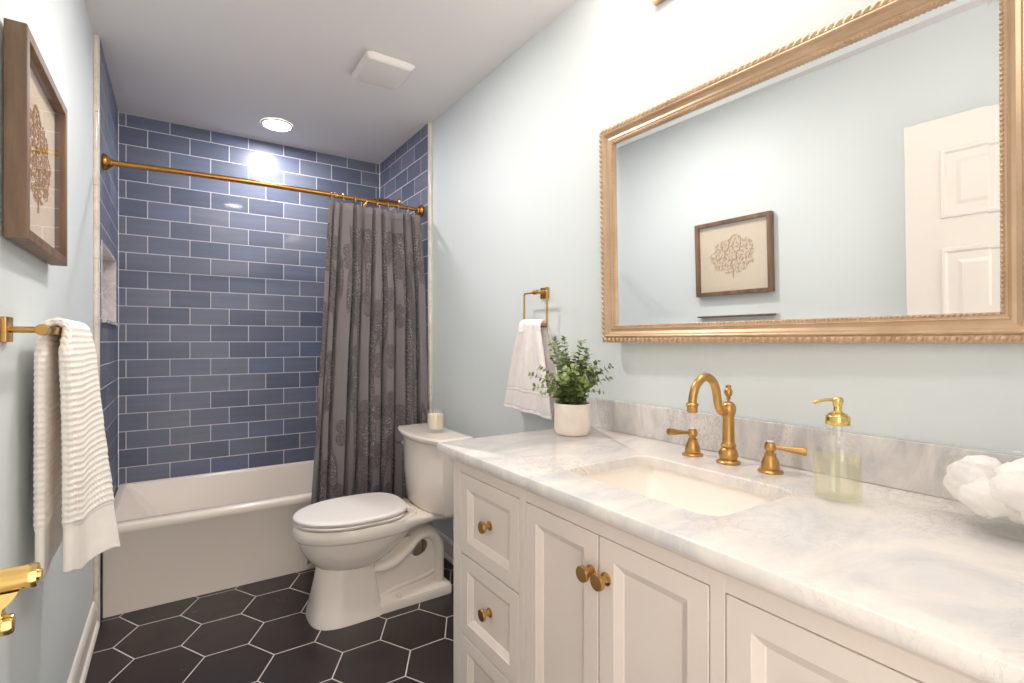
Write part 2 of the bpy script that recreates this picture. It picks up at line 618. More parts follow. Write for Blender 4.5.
# ------------------------------------------------------------------ door standing open along the left wall
DX0, DX1, DY0, DY1, DZ1 = 0.028, 0.064, -0.03, 0.755, 2.03
bm = NB()
box(bm, DX0, DX1, DY0, DY1, 0.012, DZ1, 0.002)
door = struct(obj('door_1', bm, M_WHITE, smooth=False, origin=(0.046, DY0, 0.012)), 'white six-panel door standing open along the left wall', 'door')
bm = NB()
cols = [(DY0 + 0.11, DY0 + 0.355), (DY0 + 0.425, DY0 + 0.67)]
rowsz = [(0.22, 0.80), (0.98, 1.50), (1.62, 1.90)]
for (a, b) in cols:
    for (c, d) in rowsz:
        X = DX1
        def rr(i, dx): return [Vector((X + dx, y, z)) for y, z in ((a + i, c + i), (b - i, c + i), (b - i, d - i), (a + i, d - i))]
        loft(bm, [rr(0, 0), rr(0.004, 0.007), rr(0.014, 0.007), rr(0.022, 0.001), rr(0.05, 0.001), rr(0.065, 0.006)], False, True)
obj('panel', bm, M_WHITE, door, smooth=False)
# brass handle
hy, hz = 0.63, 0.961
bm = NB()
lathe(bm, [(0.027, 0), (0.027, 0.006), (0.02, 0.01), (0.0108, 0.012), (0.0108, 0.02), (0.0108, 0.083), (0.0112, 0.0875), (0.0104, 0.0905), (0.005, 0.091), (0.005, 0.093), (0, 0.0935)], (DX1, hy, hz), (1, 0, 0), 28)
lathe(bm, [(0.0085, 0.0), (0.0092, 0.066), (0.0092, 0.071), (0.008, 0.0735), (0.004, 0.074), (0, 0.074)], (DX1, hy, hz - 0.041), (1, 0, 0), 24)
prof = [(-0.010, 0.078), (-0.017, 0.074), (-0.024, 0.067), (-0.031, 0.066), (-0.038, 0.069)]
loft(bm, [[Vector((DX1 + x, hy + s * 0.0072, hz + z)) for s, z, x in ((-1, z, 0.0), (-1, z, x), (1, z, x), (1, z, 0.0))] for z, x in prof])
hd = obj('door_handle', bm, M_BRASSB, door)
hd['label'] = 'polished brass door handle'

# ------------------------------------------------------------------ bathtub
tub = thing('bathtub', 'white alcove bathtub with a flat apron under the blue tile', 'bathtub', (0.75, 3.07, 0))
TX0, TX1, TY0, TY1 = 0.004, W - 0.004, 2.686, YB - 0.004
bm = NB()
R = lambda x0, x1, y0, y1, r, z: rrect(x0, x1, y0, y1, r, z, 8)
rings = [R(TX0, TX1, TY0 + 0.006, TY1, 0.004, 0.001),
         R(TX0, TX1, TY0 + 0.006, TY1, 0.004, ZTUB - 0.045),
         R(TX0, TX1, TY0, TY1, 0.006, ZTUB - 0.038),
         R(TX0, TX1, TY0, TY1, 0.006, ZTUB - 0.012),
         R(TX0 + 0.001, TX1 - 0.001, TY0 + 0.004, TY1, 0.008, ZTUB - 0.003),
         R(TX0 + 0.003, TX1 - 0.003, TY0 + 0.011, TY1 - 0.002, 0.01, ZTUB),
         R(TX0 + 0.024, TX1 - 0.05, TY0 + 0.058, TY1 - 0.026, 0.03, ZTUB),
         R(TX0 + 0.029, TX1 - 0.055, TY0 + 0.064, TY1 - 0.030, 0.035, ZTUB - 0.004),
         R(TX0 + 0.036, TX1 - 0.060, TY0 + 0.069, TY1 - 0.034, 0.04, ZTUB - 0.016),
         R(TX0 + 0.17, TX1 - 0.085, TY0 + 0.095, TY1 - 0.055, 0.06, 0.17),
         R(TX0 + 0.22, TX1 - 0.10, TY0 + 0.115, TY1 - 0.075, 0.08, 0.115),
         R(TX0 + 0.29, TX1 - 0.15, TY0 + 0.16, TY1 - 0.12, 0.08, 0.10)]
loft(bm, rings, False, True)
obj('tub_shell', bm, M_TUB, tub, angle=50)
bm = NB()
lathe(bm, [(0.0, 0.002), (0.03, 0.002), (0.032, 0.0), (0.03, -0.002)], (1.30, 3.07, 0.101), (0, 0, 1), 24)
obj('drain', bm, M_BRASS, tub)

# ------------------------------------------------------------------ curtain rod, rings, curtain
RY, RZ, RR = 2.735, 1.957, 0.0125
def rody(x):
    return RY - 0.045 * (1 - ((x - W / 2) / (W / 2)) ** 2)
rod = thing('shower_curtain_rod', 'antique brass tension rod spanning the tub opening', 'curtain rod', (0.75, RY, RZ))
bm = NB()
tube(bm, [(0.02 + 0.965 * i / 24, rody(0.02 + 0.965 * i / 24), RZ) for i in range(25)], RR, 20)
obj('outer_tube', bm, M_BRONZE, rod)
bm = NB()
tube(bm, [(0.98 + 0.5 * i / 14, rody(0.98 + 0.5 * i / 14), RZ) for i in range(15)], RR - 0.002, 20)
obj('inner_tube', bm, M_BRONZE, rod)
for x, s in ((0.002, 1), (W - 0.002, -1)):
    bm = NB()
    lathe(bm, [(0.034, 0), (0.035, 0.004), (0.034, 0.012), (0.029, 0.018), (0.021, 0.026), (0.0165, 0.031), (0.0160, 0.036), (0.013, 0.037)], (x, RY, RZ), (s, 0, 0), 28)
    obj('end_flange', bm, M_BRONZE, rod)
bm = NB()
lathe(bm, [(0.0128, 0), (0.0145, 0.002), (0.0145, 0.014), (0.011, 0.016)], (0.975, rody(0.983), RZ), (1, 0.035, 0), 24)
obj('collar', bm, M_BRASS, rod)

CX0, CX1 = 0.945, 1.482
NR = 9
CZT = 1.921
for i in range(NR):
    x = CX0 + 0.012 + (CX1 - CX0 - 0.03) * (i / (NR - 1)) ** 1.0
    bm = NB()
    r = 0.0245
    cz = RZ + 0.0128 - r
    pts = [(x + 0.004 * sin(k), rody(x) + r * 0.86 * sin(2 * pi * k / 24), cz + 0.0 + r * cos(2 * pi * k / 24)) for k in range(24)]
    tube(bm, [(x, p[1], p[2]) for p in pts], 0.0019, 8, closed=True)
    nm = ['leftmost brass curtain ring at the curtain\'s leading edge'] + ['%s brass curtain ring from the left on the shower rod' % ORD[k] for k in range(1, NR - 1)] + ['rightmost brass curtain ring beside the rod\'s right flange']
    g = tag(obj('curtain_ring', bm, M_BRASSB, origin=(x, rody(x), cz)), nm[i], 'curtain ring', 'curtain rings on the shower rod')

# gathered curtain
NU, NV = 480, 600
VAL = [-0.03, 0.06, 0.13, 0.26, 0.36, 0.47, 0.56, 0.68, 0.80, 0.91, 1.03]   # valleys between the folds
vr = random.Random(9)
VW = [(vr.uniform(0.14, 0.34), vr.uniform(0.14, 0.34)) for _ in VAL]
tuftvals = []
spirals = []
rs = random.Random(3)
for k in range(len(VAL) - 1):
    cu = (VAL[k] + VAL[k + 1]) / 2
    z = 1.72 + rs.uniform(-0.12, 0.06)
    while z > 0.1:
        if rs.random() < 0.8:
            spirals.append((cu + rs.uniform(-.01, .01), z)); spirals.append((cu + rs.uniform(-.01, .01), z - 0.066))
        z -= rs.uniform(0.22, 0.34)
from collections import defaultdict
spg = defaultdict(list)
for s_ in spirals:
    spg[int(s_[1] / 0.1)].append(s_)
def curtain(u, v):
    z = CZT - v * (CZT - 0.06)
    w = min(1.0, v * 4.0)
    xl = CX0 - 0.122 * v ** 0.85
    xr = CX1 + 0.006 * v
    # valleys wander a little on the way down
    uu = u + 0.013 * noise.noise(Vector((u * 5, v * 2.3, 0.4))) * w
    k = 0
    while k < len(VAL) - 2 and uu > VAL[k + 1]:
        k += 1
    wd = VAL[k + 1] - VAL[k]
    f = max(0.0, min(1.0, (uu - VAL[k]) / wd))
    # flat-faced fold with steep sides
    e1 = min(1.0, f / VW[k][0]); e2 = min(1.0, (1 - f) / VW[k][1])
    h = (e1 * e1 * (3 - 2 * e1)) * (e2 * e2 * (3 - 2 * e2)) * (0.86 + 0.14 * sin(pi * f))
    dep = (0.048 + 0.052 * w) * (0.8 + 0.35 * noise.noise(Vector((k * 3.3, 1.0, v * 1.2))))
    if k % 3 == 1:
        dep *= 0.75
    x_ = xl + (xr - xl) * u
    lean = 0.026 * sin(k * 2.4 + 0.7) * (f - 0.5) * 2
    top_w = 1 - min(1.0, v / 0.6)
    yc = RY + (rody(max(0.0, min(W, x_))) - RY) * top_w + 0.026 - 0.066 * (1 - top_w)
    y = yc - dep * h + lean * h
    x = xl + (xr - xl) * u - (0.4 + 0.6 * w) * sin(2 * pi * f) * wd * (xr - xl) * 0.05
    # tufts along the fold edges and sewn rosettes
    tuft = 0.0
    if z < 1.80:
        band = noise.noise(Vector((u * 20, 1.7, z * 2.6))) + 0.45 * (abs(f - 0.5) * 2) ** 2 - 0.12
        if band > 0.0:
            tuft = min(1.0, band * 4) * (0.5 + 0.8 * noise.noise(Vector((u * 240, z * 130, 0.0))))
        for kk in (int(z / 0.1) - 1, int(z / 0.1), int(z / 0.1) + 1):
            for (cu, cz) in spg.get(kk, ()):
                du = (u - cu) * 0.95
                dz = z - cz
                rr = sqrt(du * du + dz * dz)
                if rr < 0.034:
                    an = math.atan2(dz, du)
                    tuft = max(0.0, 0.5 + 0.5 * cos(2 * pi * (rr / 0.0155) - an)) * 0.42
    tuft = max(0.0, min(1.0, tuft))
    tuftvals.append(tuft)
    y -= 0.0095 * tuft
    x += 0.003 * tuft * noise.noise(Vector((u * 300, z * 160, 5.0)))
    if z < ZTUB + 0.06:
        y = min(y, TY0 - 0.005)
    return Vector((x, y, z))
bm = NB()
sheet(bm, NU, NV, curtain)
cur = thing('shower_curtain', 'gathered grey shower curtain with tufted swirls hanging from the brass rod', 'shower curtain', (1.19, 2.66, 0.06))
co = obj('curtain_cloth', bm, M_CURT, cur, angle=None)
at = co.data.attributes.new('tuft', 'FLOAT', 'POINT')
at.data.foreach_set('value', tuftvals)
# header hem
bm = NB()
def hem(u, v):
    p = curtain(u, v * 0.022)
    return p + Vector((0, -0.0015, 0.002))
sheet(bm, 260, 4, hem)
ho = obj('header_hem', bm, simple('plain_grey_hem', (134, 126, 126), 0.8, nscale=60, nvar=0.05), cur, angle=None)

# ------------------------------------------------------------------ shower head
sh = thing('wall_shower', 'brass shower arm and head on the right tile wall above the curtain', 'shower', (W, 3.09, 2.087))
bm = NB()
lathe(bm, [(0.03, 0.001), (0.03, 0.004), (0.024, 0.01), (0.015, 0.014)], (W, 3.09, 2.087), (-1, 0, 0), 24)
obj('wall_flange', bm, M_BRASS, sh)
bm = NB()
tube(bm, smoothpath([(W - 0.01, 3.09, 2.087), (1.40, 3.09, 2.089), (1.32, 3.09, 2.084), (1.285, 3.09, 2.062), (1.27, 3.09, 2.03)], 5), 0.0095, 14)
obj('shower_arm', bm, M_BRONZE, sh)
bm = NB()
lathe(bm, [(0.013, 0), (0.014, 0.012), (0.018, 0.02), (0.045, 0.04), (0.052, 0.05), (0.05, 0.06), (0, 0.06)], (1.272, 3.09, 2.035), (-0.35, 0, -1), 28)
obj('spray_head', bm, M_BRONZE, sh)

# ------------------------------------------------------------------ ceiling fittings
rl = thing('recessed_light', 'lit round recessed downlight in the ceiling over the tub', 'ceiling light', (0.767, 3.16, ZC - 0.012))
bm = NB()
lathe(bm, [(0.088, 0.012), (0.088, 0.009), (0.084, 0.005), (0.078, 0.004), (0.076, 0.006), (0.076, 0.0115)], (0.767, 3.16, ZC - 0.0125), (0, 0, 1), 40, cap=False)
obj('trim_ring', bm, M_PLASTIC, rl)
bm = NB()
lathe(bm, [(0.0, 0.0), (0.0765, 0.0), (0.0765, 0.004), (0.0, 0.004)], (0.767, 3.16, ZC - 0.0065), (0, 0, 1), 36)
obj('light_lens', bm, M_LENS, rl)

vent = thing('ceiling_vent', 'square white exhaust fan cover on the bathroom ceiling', 'vent', (1.075, 2.235, ZC - 0.035))
VX0, VX1, VY0, VY1 = 0.962, 1.19, 2.115, 2.355
bm = NB()
loft(bm, [rrect(VX0 + 0.012, VX1 - 0.012, VY0 + 0.012, VY1 - 0.012, 0.012, ZC - 0.001), rrect(VX0 + 0.012, VX1 - 0.012, VY0 + 0.012, VY1 - 0.012, 0.012, ZC - 0.018)], False, True)
obj('housing', bm, M_PLASTIC, vent)
bm = NB()
loft(bm, [rrect(VX0, VX1, VY0, VY1, 0.014, ZC - 0.013), rrect(VX0, VX1, VY0, VY1, 0.014, ZC - 0.018), rrect(VX0 + 0.012, VX1 - 0.012, VY0 + 0.012, VY1 - 0.012, 0.014, ZC - 0.033), rrect(VX0 + 0.022, VX1 - 0.022, VY0 + 0.022, VY1 - 0.022, 0.014, ZC - 0.036)])
obj('cover', bm, M_PLASTIC, vent, angle=50)

rl_fill = thing('recessed_light', 'unseen round downlight added to the ceiling as fill light', 'ceiling light', (0.72, 1.72, ZC - 0.012))  # added fixture out of view, housing for the room's fill lamp
bm = NB()
lathe(bm, [(0.088, 0.012), (0.088, 0.009), (0.084, 0.005), (0.078, 0.004), (0.076, 0.006), (0.076, 0.0115)], (0.72, 1.72, ZC - 0.0125), (0, 0, 1), 40, cap=False)
obj('trim_ring', bm, M_PLASTIC, rl_fill)
bm = NB()
lathe(bm, [(0.0, 0.0), (0.0765, 0.0), (0.0765, 0.004), (0.0, 0.004)], (0.72, 1.72, ZC - 0.0065), (0, 0, 1), 36)
obj('light_lens', bm, M_LENS, rl_fill)

# light bar over the mirror
vl = thing('vanity_light', 'brass wall light bar with opal shades above the gilt mirror', 'wall light', (WR, 0.70, 2.21))
bm = NB()
box(bm, WR - 0.022, WR - 0.001, 0.36, 1.035, 2.222, 2.30, 0.004)
obj('backplate', bm, brass('blush_brass', (222, 178, 138), 0.35), vl)
for by in (0.42, 0.70, 0.98):
    bm = NB()
    tube(bm, smoothpath([(WR - 0.02, by, 2.26), (1.45, by, 2.255), (1.41, by, 2.262), (1.405, by, 2.285)], 4), 0.007, 10)
    lathe(bm, [(0.02, -0.02), (0.022, 0.0), (0.024, 0.006)], (1.405, by, 2.29), (0, 0, 1), 20)
    ar = obj('lamp_arm', bm, M_BRASS, vl)
    bm = NB()
    lathe(bm, [(0.052, 0.004), (0.056, 0.03), (0.062, 0.07), (0.07, 0.105)], (1.405, by, 2.29), (0, 0, 1), 28, cap=False)
    so = obj('lamp_shade', bm, thin_glass('clear_lamp_glass', (0.98, 0.97, 0.95), 0.06, 0.4), vl)

# ------------------------------------------------------------------ mirror
PHI, TH = 0.031, 0.021
MC = Vector((1.480, 0.745, 1.54))
MN = Vector((-1, -PHI, -TH)).normalized()          # towards the room
MA = Vector((0, 0, 1)).cross(MN).normalized()
if MA.y > 0: MA = -MA                               # a: towards the camera (-y)
MB_ = MN.cross(MA) if MN.cross(MA).z > 0 else MA.cross(MN)
def ml(a, b, n):
    return MC + MA * a + MB_ * b + MN * n
MA0, MA1, MB0, MB1 = -0.463, 0.545, -0.365, 0.338       # outer size
FW = 0.060
mir = thing('wall_mirror', 'large champagne gilt framed mirror hung over the marble vanity', 'mirror', tuple(MC))
def ring_at(ins, n):
    return [ml(a, b, n) for a, b in ((MA0 + ins, MB0 + ins), (MA1 - ins, MB0 + ins), (MA1 - ins, MB1 - ins), (MA0 + ins, MB1 - ins))]
bm = NB()
prof = [(0.002, -0.010), (0.002, 0.010), (0.006, 0.0135), (0.016, 0.018), (0.019, 0.016), (0.0195, 0.019), (0.023, 0.0215), (0.026, 0.020), (0.030, 0.013), (0.037, 0.0095), (0.043, 0.010), (0.0465, 0.0125), (0.048, 0.0105), (0.050, 0.0105), (0.056, 0.0085), (0.058, 0.005), (0.0585, -0.002), (0.0585, -0.010)]
loft(bm, [ring_at(i, n) for i, n in prof], False, False)
fr = obj('frame', bm, M_GILT, mir, smooth=False)
# gadrooned outer edge
bm = NB()
def edge_run(ins, pitch):
    out = []
    c = [(MA0 + ins, MB0 + ins), (MA1 - ins, MB0 + ins), (MA1 - ins, MB1 - ins), (MA0 + ins, MB1 - ins)]
    for k in range(4):
        p, q = c[k], c[(k + 1) % 4]
        L = math.hypot(q[0] - p[0], q[1] - p[1])
        m = int(L / pitch)
        for i in range(m):
            t = (i + 0.5) / m
            out.append((p[0] + (q[0] - p[0]) * t, p[1] + (q[1] - p[1]) * t, math.atan2(q[1] - p[1], q[0] - p[0])))
    return out
LB = Matrix((MA, MB_, MN)).transposed()
for a, b, an in edge_run(0.0105, 0.0165):
    rot = LB @ Matrix.Rotation(an + math.radians(50), 3, 'Z')
    ball(bm, ml(a, b, 0.0125), 1.0, (0.0108, 0.0064, 0.0080), 10, 6, rot)
gd = obj('gadroon_edge', bm, M_GILT, fr, angle=None)
bm = NB()
for a, b, an in edge_run(0.0545, 0.0088):
    ball(bm, ml(a, b, 0.0095), 0.0034, (1, 1, 1), 6, 4)
obj('bead_edge', bm, M_GILT, fr, angle=None)
bm = NB()
BV = 0.014
g0, g1 = FW - 0.003, FW + BV
rg = lambda i, n: ring_at(i, n)
loft(bm, [rg(g0, BV * 0.052), rg(g1, 0.0)], False, True)
obj('mirror_glass', bm, M_MIRROR, mir, smooth=False)

# ------------------------------------------------------------------ framed coral picture on the left wall
PY0, PY1, PZ0, PZ1 = 1.330, 1.768, 1.384, 1.808
PX0, PX1 = WL + 0.005, WL + 0.040
pic = thing('picture_frame', 'brown wooden shadow box frame with gold coral on the left wall', 'picture', (PX0, (PY0 + PY1) / 2, PZ0))
bm = NB()
fw = 0.022
pr_ = lambda i, x: [Vector((x, y, z)) for y, z in ((PY0 + i, PZ0 + i), (PY1 - i, PZ0 + i), (PY1 - i, PZ1 - i), (PY0 + i, PZ1 - i))]
loft(bm, [pr_(0.004, PX0), pr_(0, PX0 + 0.001), pr_(0, PX1 - 0.001), pr_(0.001, PX1), pr_(fw - 0.001, PX1), pr_(fw, PX1 - 0.001), pr_(fw, PX0 + 0.012)], False, False)
obj('frame', bm, M_WOOD, pic, smooth=False)
bm = NB()
box(bm, PX0, PX0 + 0.012, PY0 + 0.006, PY1 - 0.006, PZ0 + 0.006, PZ1 - 0.006)
obj('backing_board', bm, M_BACKING, pic, smooth=False)
bm = NB()
rc = random.Random(11)
cy0, cz0 = (PY0 + PY1) / 2, (PZ0 + PZ1) / 2
nodes = [(cy0, cz0 - 0.118, -1, 0), (cy0 + 0.001, cz0 - 0.098, 0, 0)]
tries = 0
while len(nodes) < 620 and tries < 20000:
    tries += 1
    a, r = rc.uniform(0, 2 * pi), sqrt(rc.random())
    r *= 0.88 + 0.22 * noise.noise(Vector((cos(a) * 3.5, sin(a) * 3.5, 2.0)))
    ty, tz = cy0 + 0.148 * r * cos(a), cz0 + 0.012 + 0.118 * r * sin(a)
    bi, bd = 0, 9
    for i in range(1, len(nodes)):
        d = (nodes[i][0] - ty) ** 2 + (nodes[i][1] - tz) ** 2
        if d < bd: bi, bd = i, d
    d = sqrt(bd)
    if d < 0.0062: continue
    st_ = min(0.0085, d)
    nodes.append((nodes[bi][0] + (ty - nodes[bi][0]) / d * st_, nodes[bi][1] + (tz - nodes[bi][1]) / d * st_, bi, 0))
wgt = [1] * len(nodes)
for i in range(len(nodes) - 1, 0, -1):
    wgt[nodes[i][2]] += wgt[i]
for i in range(1, len(nodes)):
    y, z, pnt, _ = nodes[i]
    tube(bm, [(PX0 + 0.0135, nodes[pnt][0], nodes[pnt][1]), (PX0 + 0.0137, y, z)], min(0.0022, 0.0011 + 0.00007 * sqrt(wgt[i])), 4)
co_ = obj('coral', bm, M_CORAL, pic)
bm = NB()
box(bm, PX1 - 0.008, PX1 - 0.0065, PY0 + fw - 0.002, PY1 - fw + 0.002, PZ0 + fw - 0.002, PZ1 - fw + 0.002)
obj('glazing', bm, M_PGLASS, pic, smooth=False)

# ------------------------------------------------------------------ towel bar and bath towel
BX, BZ, BY0, BY1 = 0.037, 1.204, 1.355, 1.87
tb = thing('towel_bar', 'brass towel bar with square plates on the left wall', 'towel bar', (WL, 1.6, BZ))
for y in (BY0, BY1):
    bm = NB()
    box(bm, WL + 0.001, WL + 0.010, y - 0.025, y + 0.025, BZ - 0.025, BZ + 0.025, 0.0015)
    pl = obj('wall_plate', bm, M_BRASS, tb)
    bm = NB()
    tube(bm, [(WL + 0.009, y, BZ), (BX, y, BZ)], 0.0065, 16)
    lathe(bm, [(0.0, -0.0115), (0.0105, -0.0115), (0.0115, -0.0105), (0.0115, 0.0105), (0.0105, 0.0115), (0, 0.0115)], (BX, y, BZ), (0, 1, 0), 20)
    obj('post', bm, M_BRASS, tb)
bm = NB()
box(bm, BX - 0.0085, BX + 0.0085, BY0, BY1, BZ - 0.0085, BZ + 0.0085, 0.002)
obj('bar', bm, M_BRASS, tb)

def waffle(a, b, amp=0.0052, c=0.0142):
    return amp * (0.35 - (sin(pi * a / c) ** 2) * (sin(pi * b / c) ** 2))

tw = thing('bath_towel', 'white waffle weave bath towel draped over the left brass bar', 'towel', (BX, 1.57, 0.6))
def towel_layer(name, side, t, L, y_far, y_near_top, y_near):
    # thick folded layer: a stadium cross-section carried over the bar and down
    bm = NB()
    nv, rings = 290, []
    R = 0.0105 + t / 2
    arcL = R * pi / 2
    tot = arcL + L
    for j in range(nv + 1):
        q = tot * j / nv
        if q < arcL:
            a = q / R
            cx, cz, nx, nz, d = BX + side * R * sin(a), BZ + R * cos(a), side * sin(a), cos(a), 0.0
        else:
            d = (q - arcL) / L
            cx, cz, nx, nz = BX + side * R, BZ - (q - arcL), side, 0.0
        blend = min(1.0, q / 0.10)
        blend = blend * blend * (3 - 2 * blend)
        y0 = y_near_top + (y_near - y_near_top) * blend
        y1 = y_far - 0.10 * d * (side > 0)
        hem = d > 0.80
        tt = t * (1.0 if not hem else 0.82) * (0.7 + 0.3 * blend)
        w = (y1 - y0) / 2
        ring = []
        nb, ne = 130, 10
        per = []
        for k in range(nb + 1): per.append((tt / 2, -1 + 2 * k / nb, 0))
        for k in range(1, ne): per.append((tt / 2 * cos(pi * k / ne), 1, sin(pi * k / ne)))
        for k in range(nb + 1): per.append((-tt / 2, 1 - 2 * k / nb, 0))
        for k in range(1, ne): per.append((-tt / 2 * cos(pi * k / ne), -1, sin(pi * k / ne)))
        for (off, b, e) in per:
            u = (b + 1) / 2
            yy = (y0 + y1) / 2 + b * w + (b if e else 0) * e * tt / 2
            sgn = 1 if off >= 0 else -1
            amp = 0.0 if hem else waffle(yy + (off if e else 0) * 1.4, q)
            o = off + (sgn * amp if not e else 0)
            yy += b * amp if e else 0
            x = cx + nx * o
            z = cz + nz * o
            if side > 0:
                x += d ** 0.7 * (0.002 + 0.056 * u) + 0.005 * sin(u * 9 + 0.6) * d + 0.004 * sin(u * 4 + d * 3) * min(1, d * 4)
                x += 0.014 * u ** 3 * d ** 3
                z += (-0.045 * u * d - 0.010 * sin(u * 6)) * d
            else:
                x += 0.003 * sin(u * 9 + 1.0) * d - 0.004 * d
                z += -0.008 * sin(u * 5) * d
            if hem and d < 0.815: x += nx * 0.0012 * sgn
            ring.append(Vector((x, yy, z)))
        rings.append(ring)
    loft(bm, rings, True, True)
    return obj(name, bm, M_TOWEL, tw, angle=None)
towel_layer('front_fold', 1, 0.022, 0.530, 1.76, 1.49, 1.440)
towel_layer('back_fold', -1, 0.020, 0.535, 1.74, 1.49, 1.455)

# ------------------------------------------------------------------ towel ring and hand towel
RGX = 1.472
tr = thing('towel_ring', 'square brass towel ring on the right wall beside the toilet', 'towel ring', (WR, 1.59, 1.375))
bm = NB()
box(bm, WR - 0.010, WR - 0.001, 1.562, 1.608, 1.352, 1.398, 0.0015)
obj('wall_plate', bm, M_BRASS, tr)
bm = NB()
tube(bm, [(WR - 0.009, 1.585, 1.376), (RGX - 0.008, 1.585, 1.376)], 0.0065, 16)
lathe(bm, [(0, -0.013), (0.009, -0.013), (0.0095, -0.012), (0.0095, 0.012), (0.009, 0.013), (0, 0.013)], (RGX, 1.585, 1.376), (0, 1, 0), 18)
obj('post', bm, M_BRASS, tr)
bm = NB()
ry0, ry1, rz0, rz1, rr = 1.514, 1.663, 1.238, 1.376, 0.008
pts = []
for cy, cz, a0 in ((ry1 - rr, rz1 - rr, 0), (ry0 + rr, rz1 - rr, pi / 2), (ry0 + rr, rz0 + rr, pi), (ry1 - rr, rz0 + rr, 1.5 * pi)):
    for i in range(6):
        a = a0 + i / 5 * pi / 2
        pts.append((RGX, cy + rr * cos(a), cz + rr * sin(a)))
tube(bm, pts, 0.0042, 10, closed=True, flatdir=(1, 0, 0))
obj('ring', bm, M_BRASS, tr)

ht = thing('hand_towel', 'white hand towel hanging from the square brass ring', 'towel', (RGX, 1.6, 0.9))
def hand_fn(side):
    def fn(u, v):
        arc = 0.08
        y_top = 1.654 - 0.130 * u
        ybot = 1.752 - 0.305 * u
        top = 1.262 - 0.004 * u
        if v < arc:
            t = v / arc * pi / 2
            x = RGX - side * 0.022 * sin(t)
            z = top - 0.022 * (1 - cos(t))
            d = 0
        else:
            d = (v - arc) / (1 - arc)
            x = RGX - side * (0.022 + 0.006 * d)
            z = top - 0.022 - d * (0.335 + 0.012 * u)
        e = max(0.0, d * 1.06 - 0.06) ** 0.85 if d > 0.057 else 0.0
        y = y_top * (1 - e) + ybot * e
        fold = (0.010 * cos(u * 2 * pi * 2.1 + 0.5) + 0.005 * cos(u * 2 * pi * 4.3)) * (0.35 + 0.65 * min(1, v * 4)) * (1 - 0.4 * d)
        x -= side * fold * (1 if side > 0 else 0.4)
        if side < 0:
            x = min(x, WR - 0.012)
        for bz in (0.735, 0.775, 0.965):
            if abs(d - bz) < 0.010: x += side * 0.0014
        x += 0.0008 * noise.noise(Vector((y * 300, z * 300, 0)))
        return Vector((x, y, z))
    return fn
for side, nm in ((1, 'front_layer'), (-1, 'back_layer')):
    bm = NB()
    sheet(bm, 90, 180, hand_fn(side))
    o = obj(nm, bm, M_TERRY, ht, angle=None)
    solid(o, 0.008, 1 if side > 0 else -1)

# ------------------------------------------------------------------ toilet
TCY = 2.205
to = thing('toilet', 'white two-piece toilet with closed lid beside the vanity', 'toilet', (1.05, TCY, 0))
NT = 48
def egg(xf, xb, hw, z, pf=2.0, pb=2.6):
    """outline: round nose at xf (towards the room), squarer at xb"""
    xm = xf + (xb - xf) * 0.52
    pts = []
    for i in range(NT):
        a = 2 * pi * i / NT
        c, s = cos(a), sin(a)
        if c >= 0:   # nose side
            x = xm - (xm - xf) * abs(c) ** (2 / pf)
        else:
            x = xm + (xb - xm) * abs(c) ** (2 / pb)
        p = pf if c >= 0 else pb
        y = TCY + hw * (1 if s >= 0 else -1) * abs(s) ** (2 / p)
        pts.append(Vector((x, y, z)))
    return pts
bm = NB()
loft(bm, [egg(0.734, 1.035, 0.139, 0.001, 3.0, 6), egg(0.736, 1.032, 0.136, 0.02, 3.0, 6), egg(0.752, 1.016, 0.116, 0.10, 2.6, 5), egg(0.768, 1.008, 0.108, 0.18, 2.5, 5), egg(0.778, 1.004, 0.108, 0.225, 2.4, 4.5), egg(0.79, 1.004, 0.10, 0.25, 2.4, 4)], True, True)
obj('pedestal', bm, M_PORC, to, angle=60)
bm = NB()
loft(bm, [egg(0.80, 1.02, 0.09, 0.205), egg(0.770, 1.05, 0.118, 0.222), egg(0.735, 1.10, 0.142, 0.255), egg(0.706, 1.15, 0.160, 0.30), egg(0.694, 1.19, 0.168, 0.335), egg(0.692, 1.20, 0.170, 0.346), egg(0.682, 1.21, 0.178, 0.350), egg(0.676, 1.21, 0.182, 0.358), egg(0.676, 1.21, 0.182, 0.395), egg(0.680, 1.21, 0.179, 0.404), egg(0.690, 1.20, 0.170, 0.407)], True, True)
# deck under the tank
def deckring(x, hw, z0, z1):
    r = 0.02
    return [Vector((x, TCY + a, b)) for a, b in ((-hw, z0 + r), (-hw + r, z0), (hw - r, z0), (hw, z0 + r), (hw, z1 - 0.008), (hw - 0.008, z1), (-hw + 0.008, z1), (-hw, z1 - 0.008))]
loft(bm, [deckring(1.04, 0.166, 0.325, 0.404), deckring(1.12, 0.160, 0.34, 0.402), deckring(1.18, 0.150, 0.35, 0.396), deckring(1.26, 0.145, 0.355, 0.392), deckring(1.395, 0.142, 0.352, 0.386)])
obj('bowl', bm, M_PORC, to, angle=45)
# trapway block with the loop's opening, hollow inside
bm = NB()
hx, hz_ = 1.218, 0.222
def slab_ring(n=56):
    inn, outp = [], []
    X0, X1, Z0, Z1, RC = 0.985, 1.342, 0.02, 0.285, 0.085
    for i in range(n):
        a = 2 * pi * i / n
        c, s_ = cos(a), sin(a)
        ca, sa = cos(0.7), sin(0.7)
        ex, ez = 0.042 * c, 0.034 * s_
        inn.append((hx + ex * ca - ez * sa, hz_ + ex * sa + ez * ca))
        th = math.atan2(inn[-1][1] - hz_, inn[-1][0] - hx)
        dx, dz = cos(th), sin(th)
        tt = 0.0
        while True:
            x, z = hx + dx * tt, hz_ + dz * tt
            if x > X1 or x < X0 or z > Z1 or z < Z0: break
            if x > X1 - RC and z > Z1 - RC and math.hypot(x - X1 + RC, z - Z1 + RC) > RC: break
            tt += 0.0015
        outp.append((x, z))
    return inn, outp
inn, outp = slab_ring()
hwS = 0.066
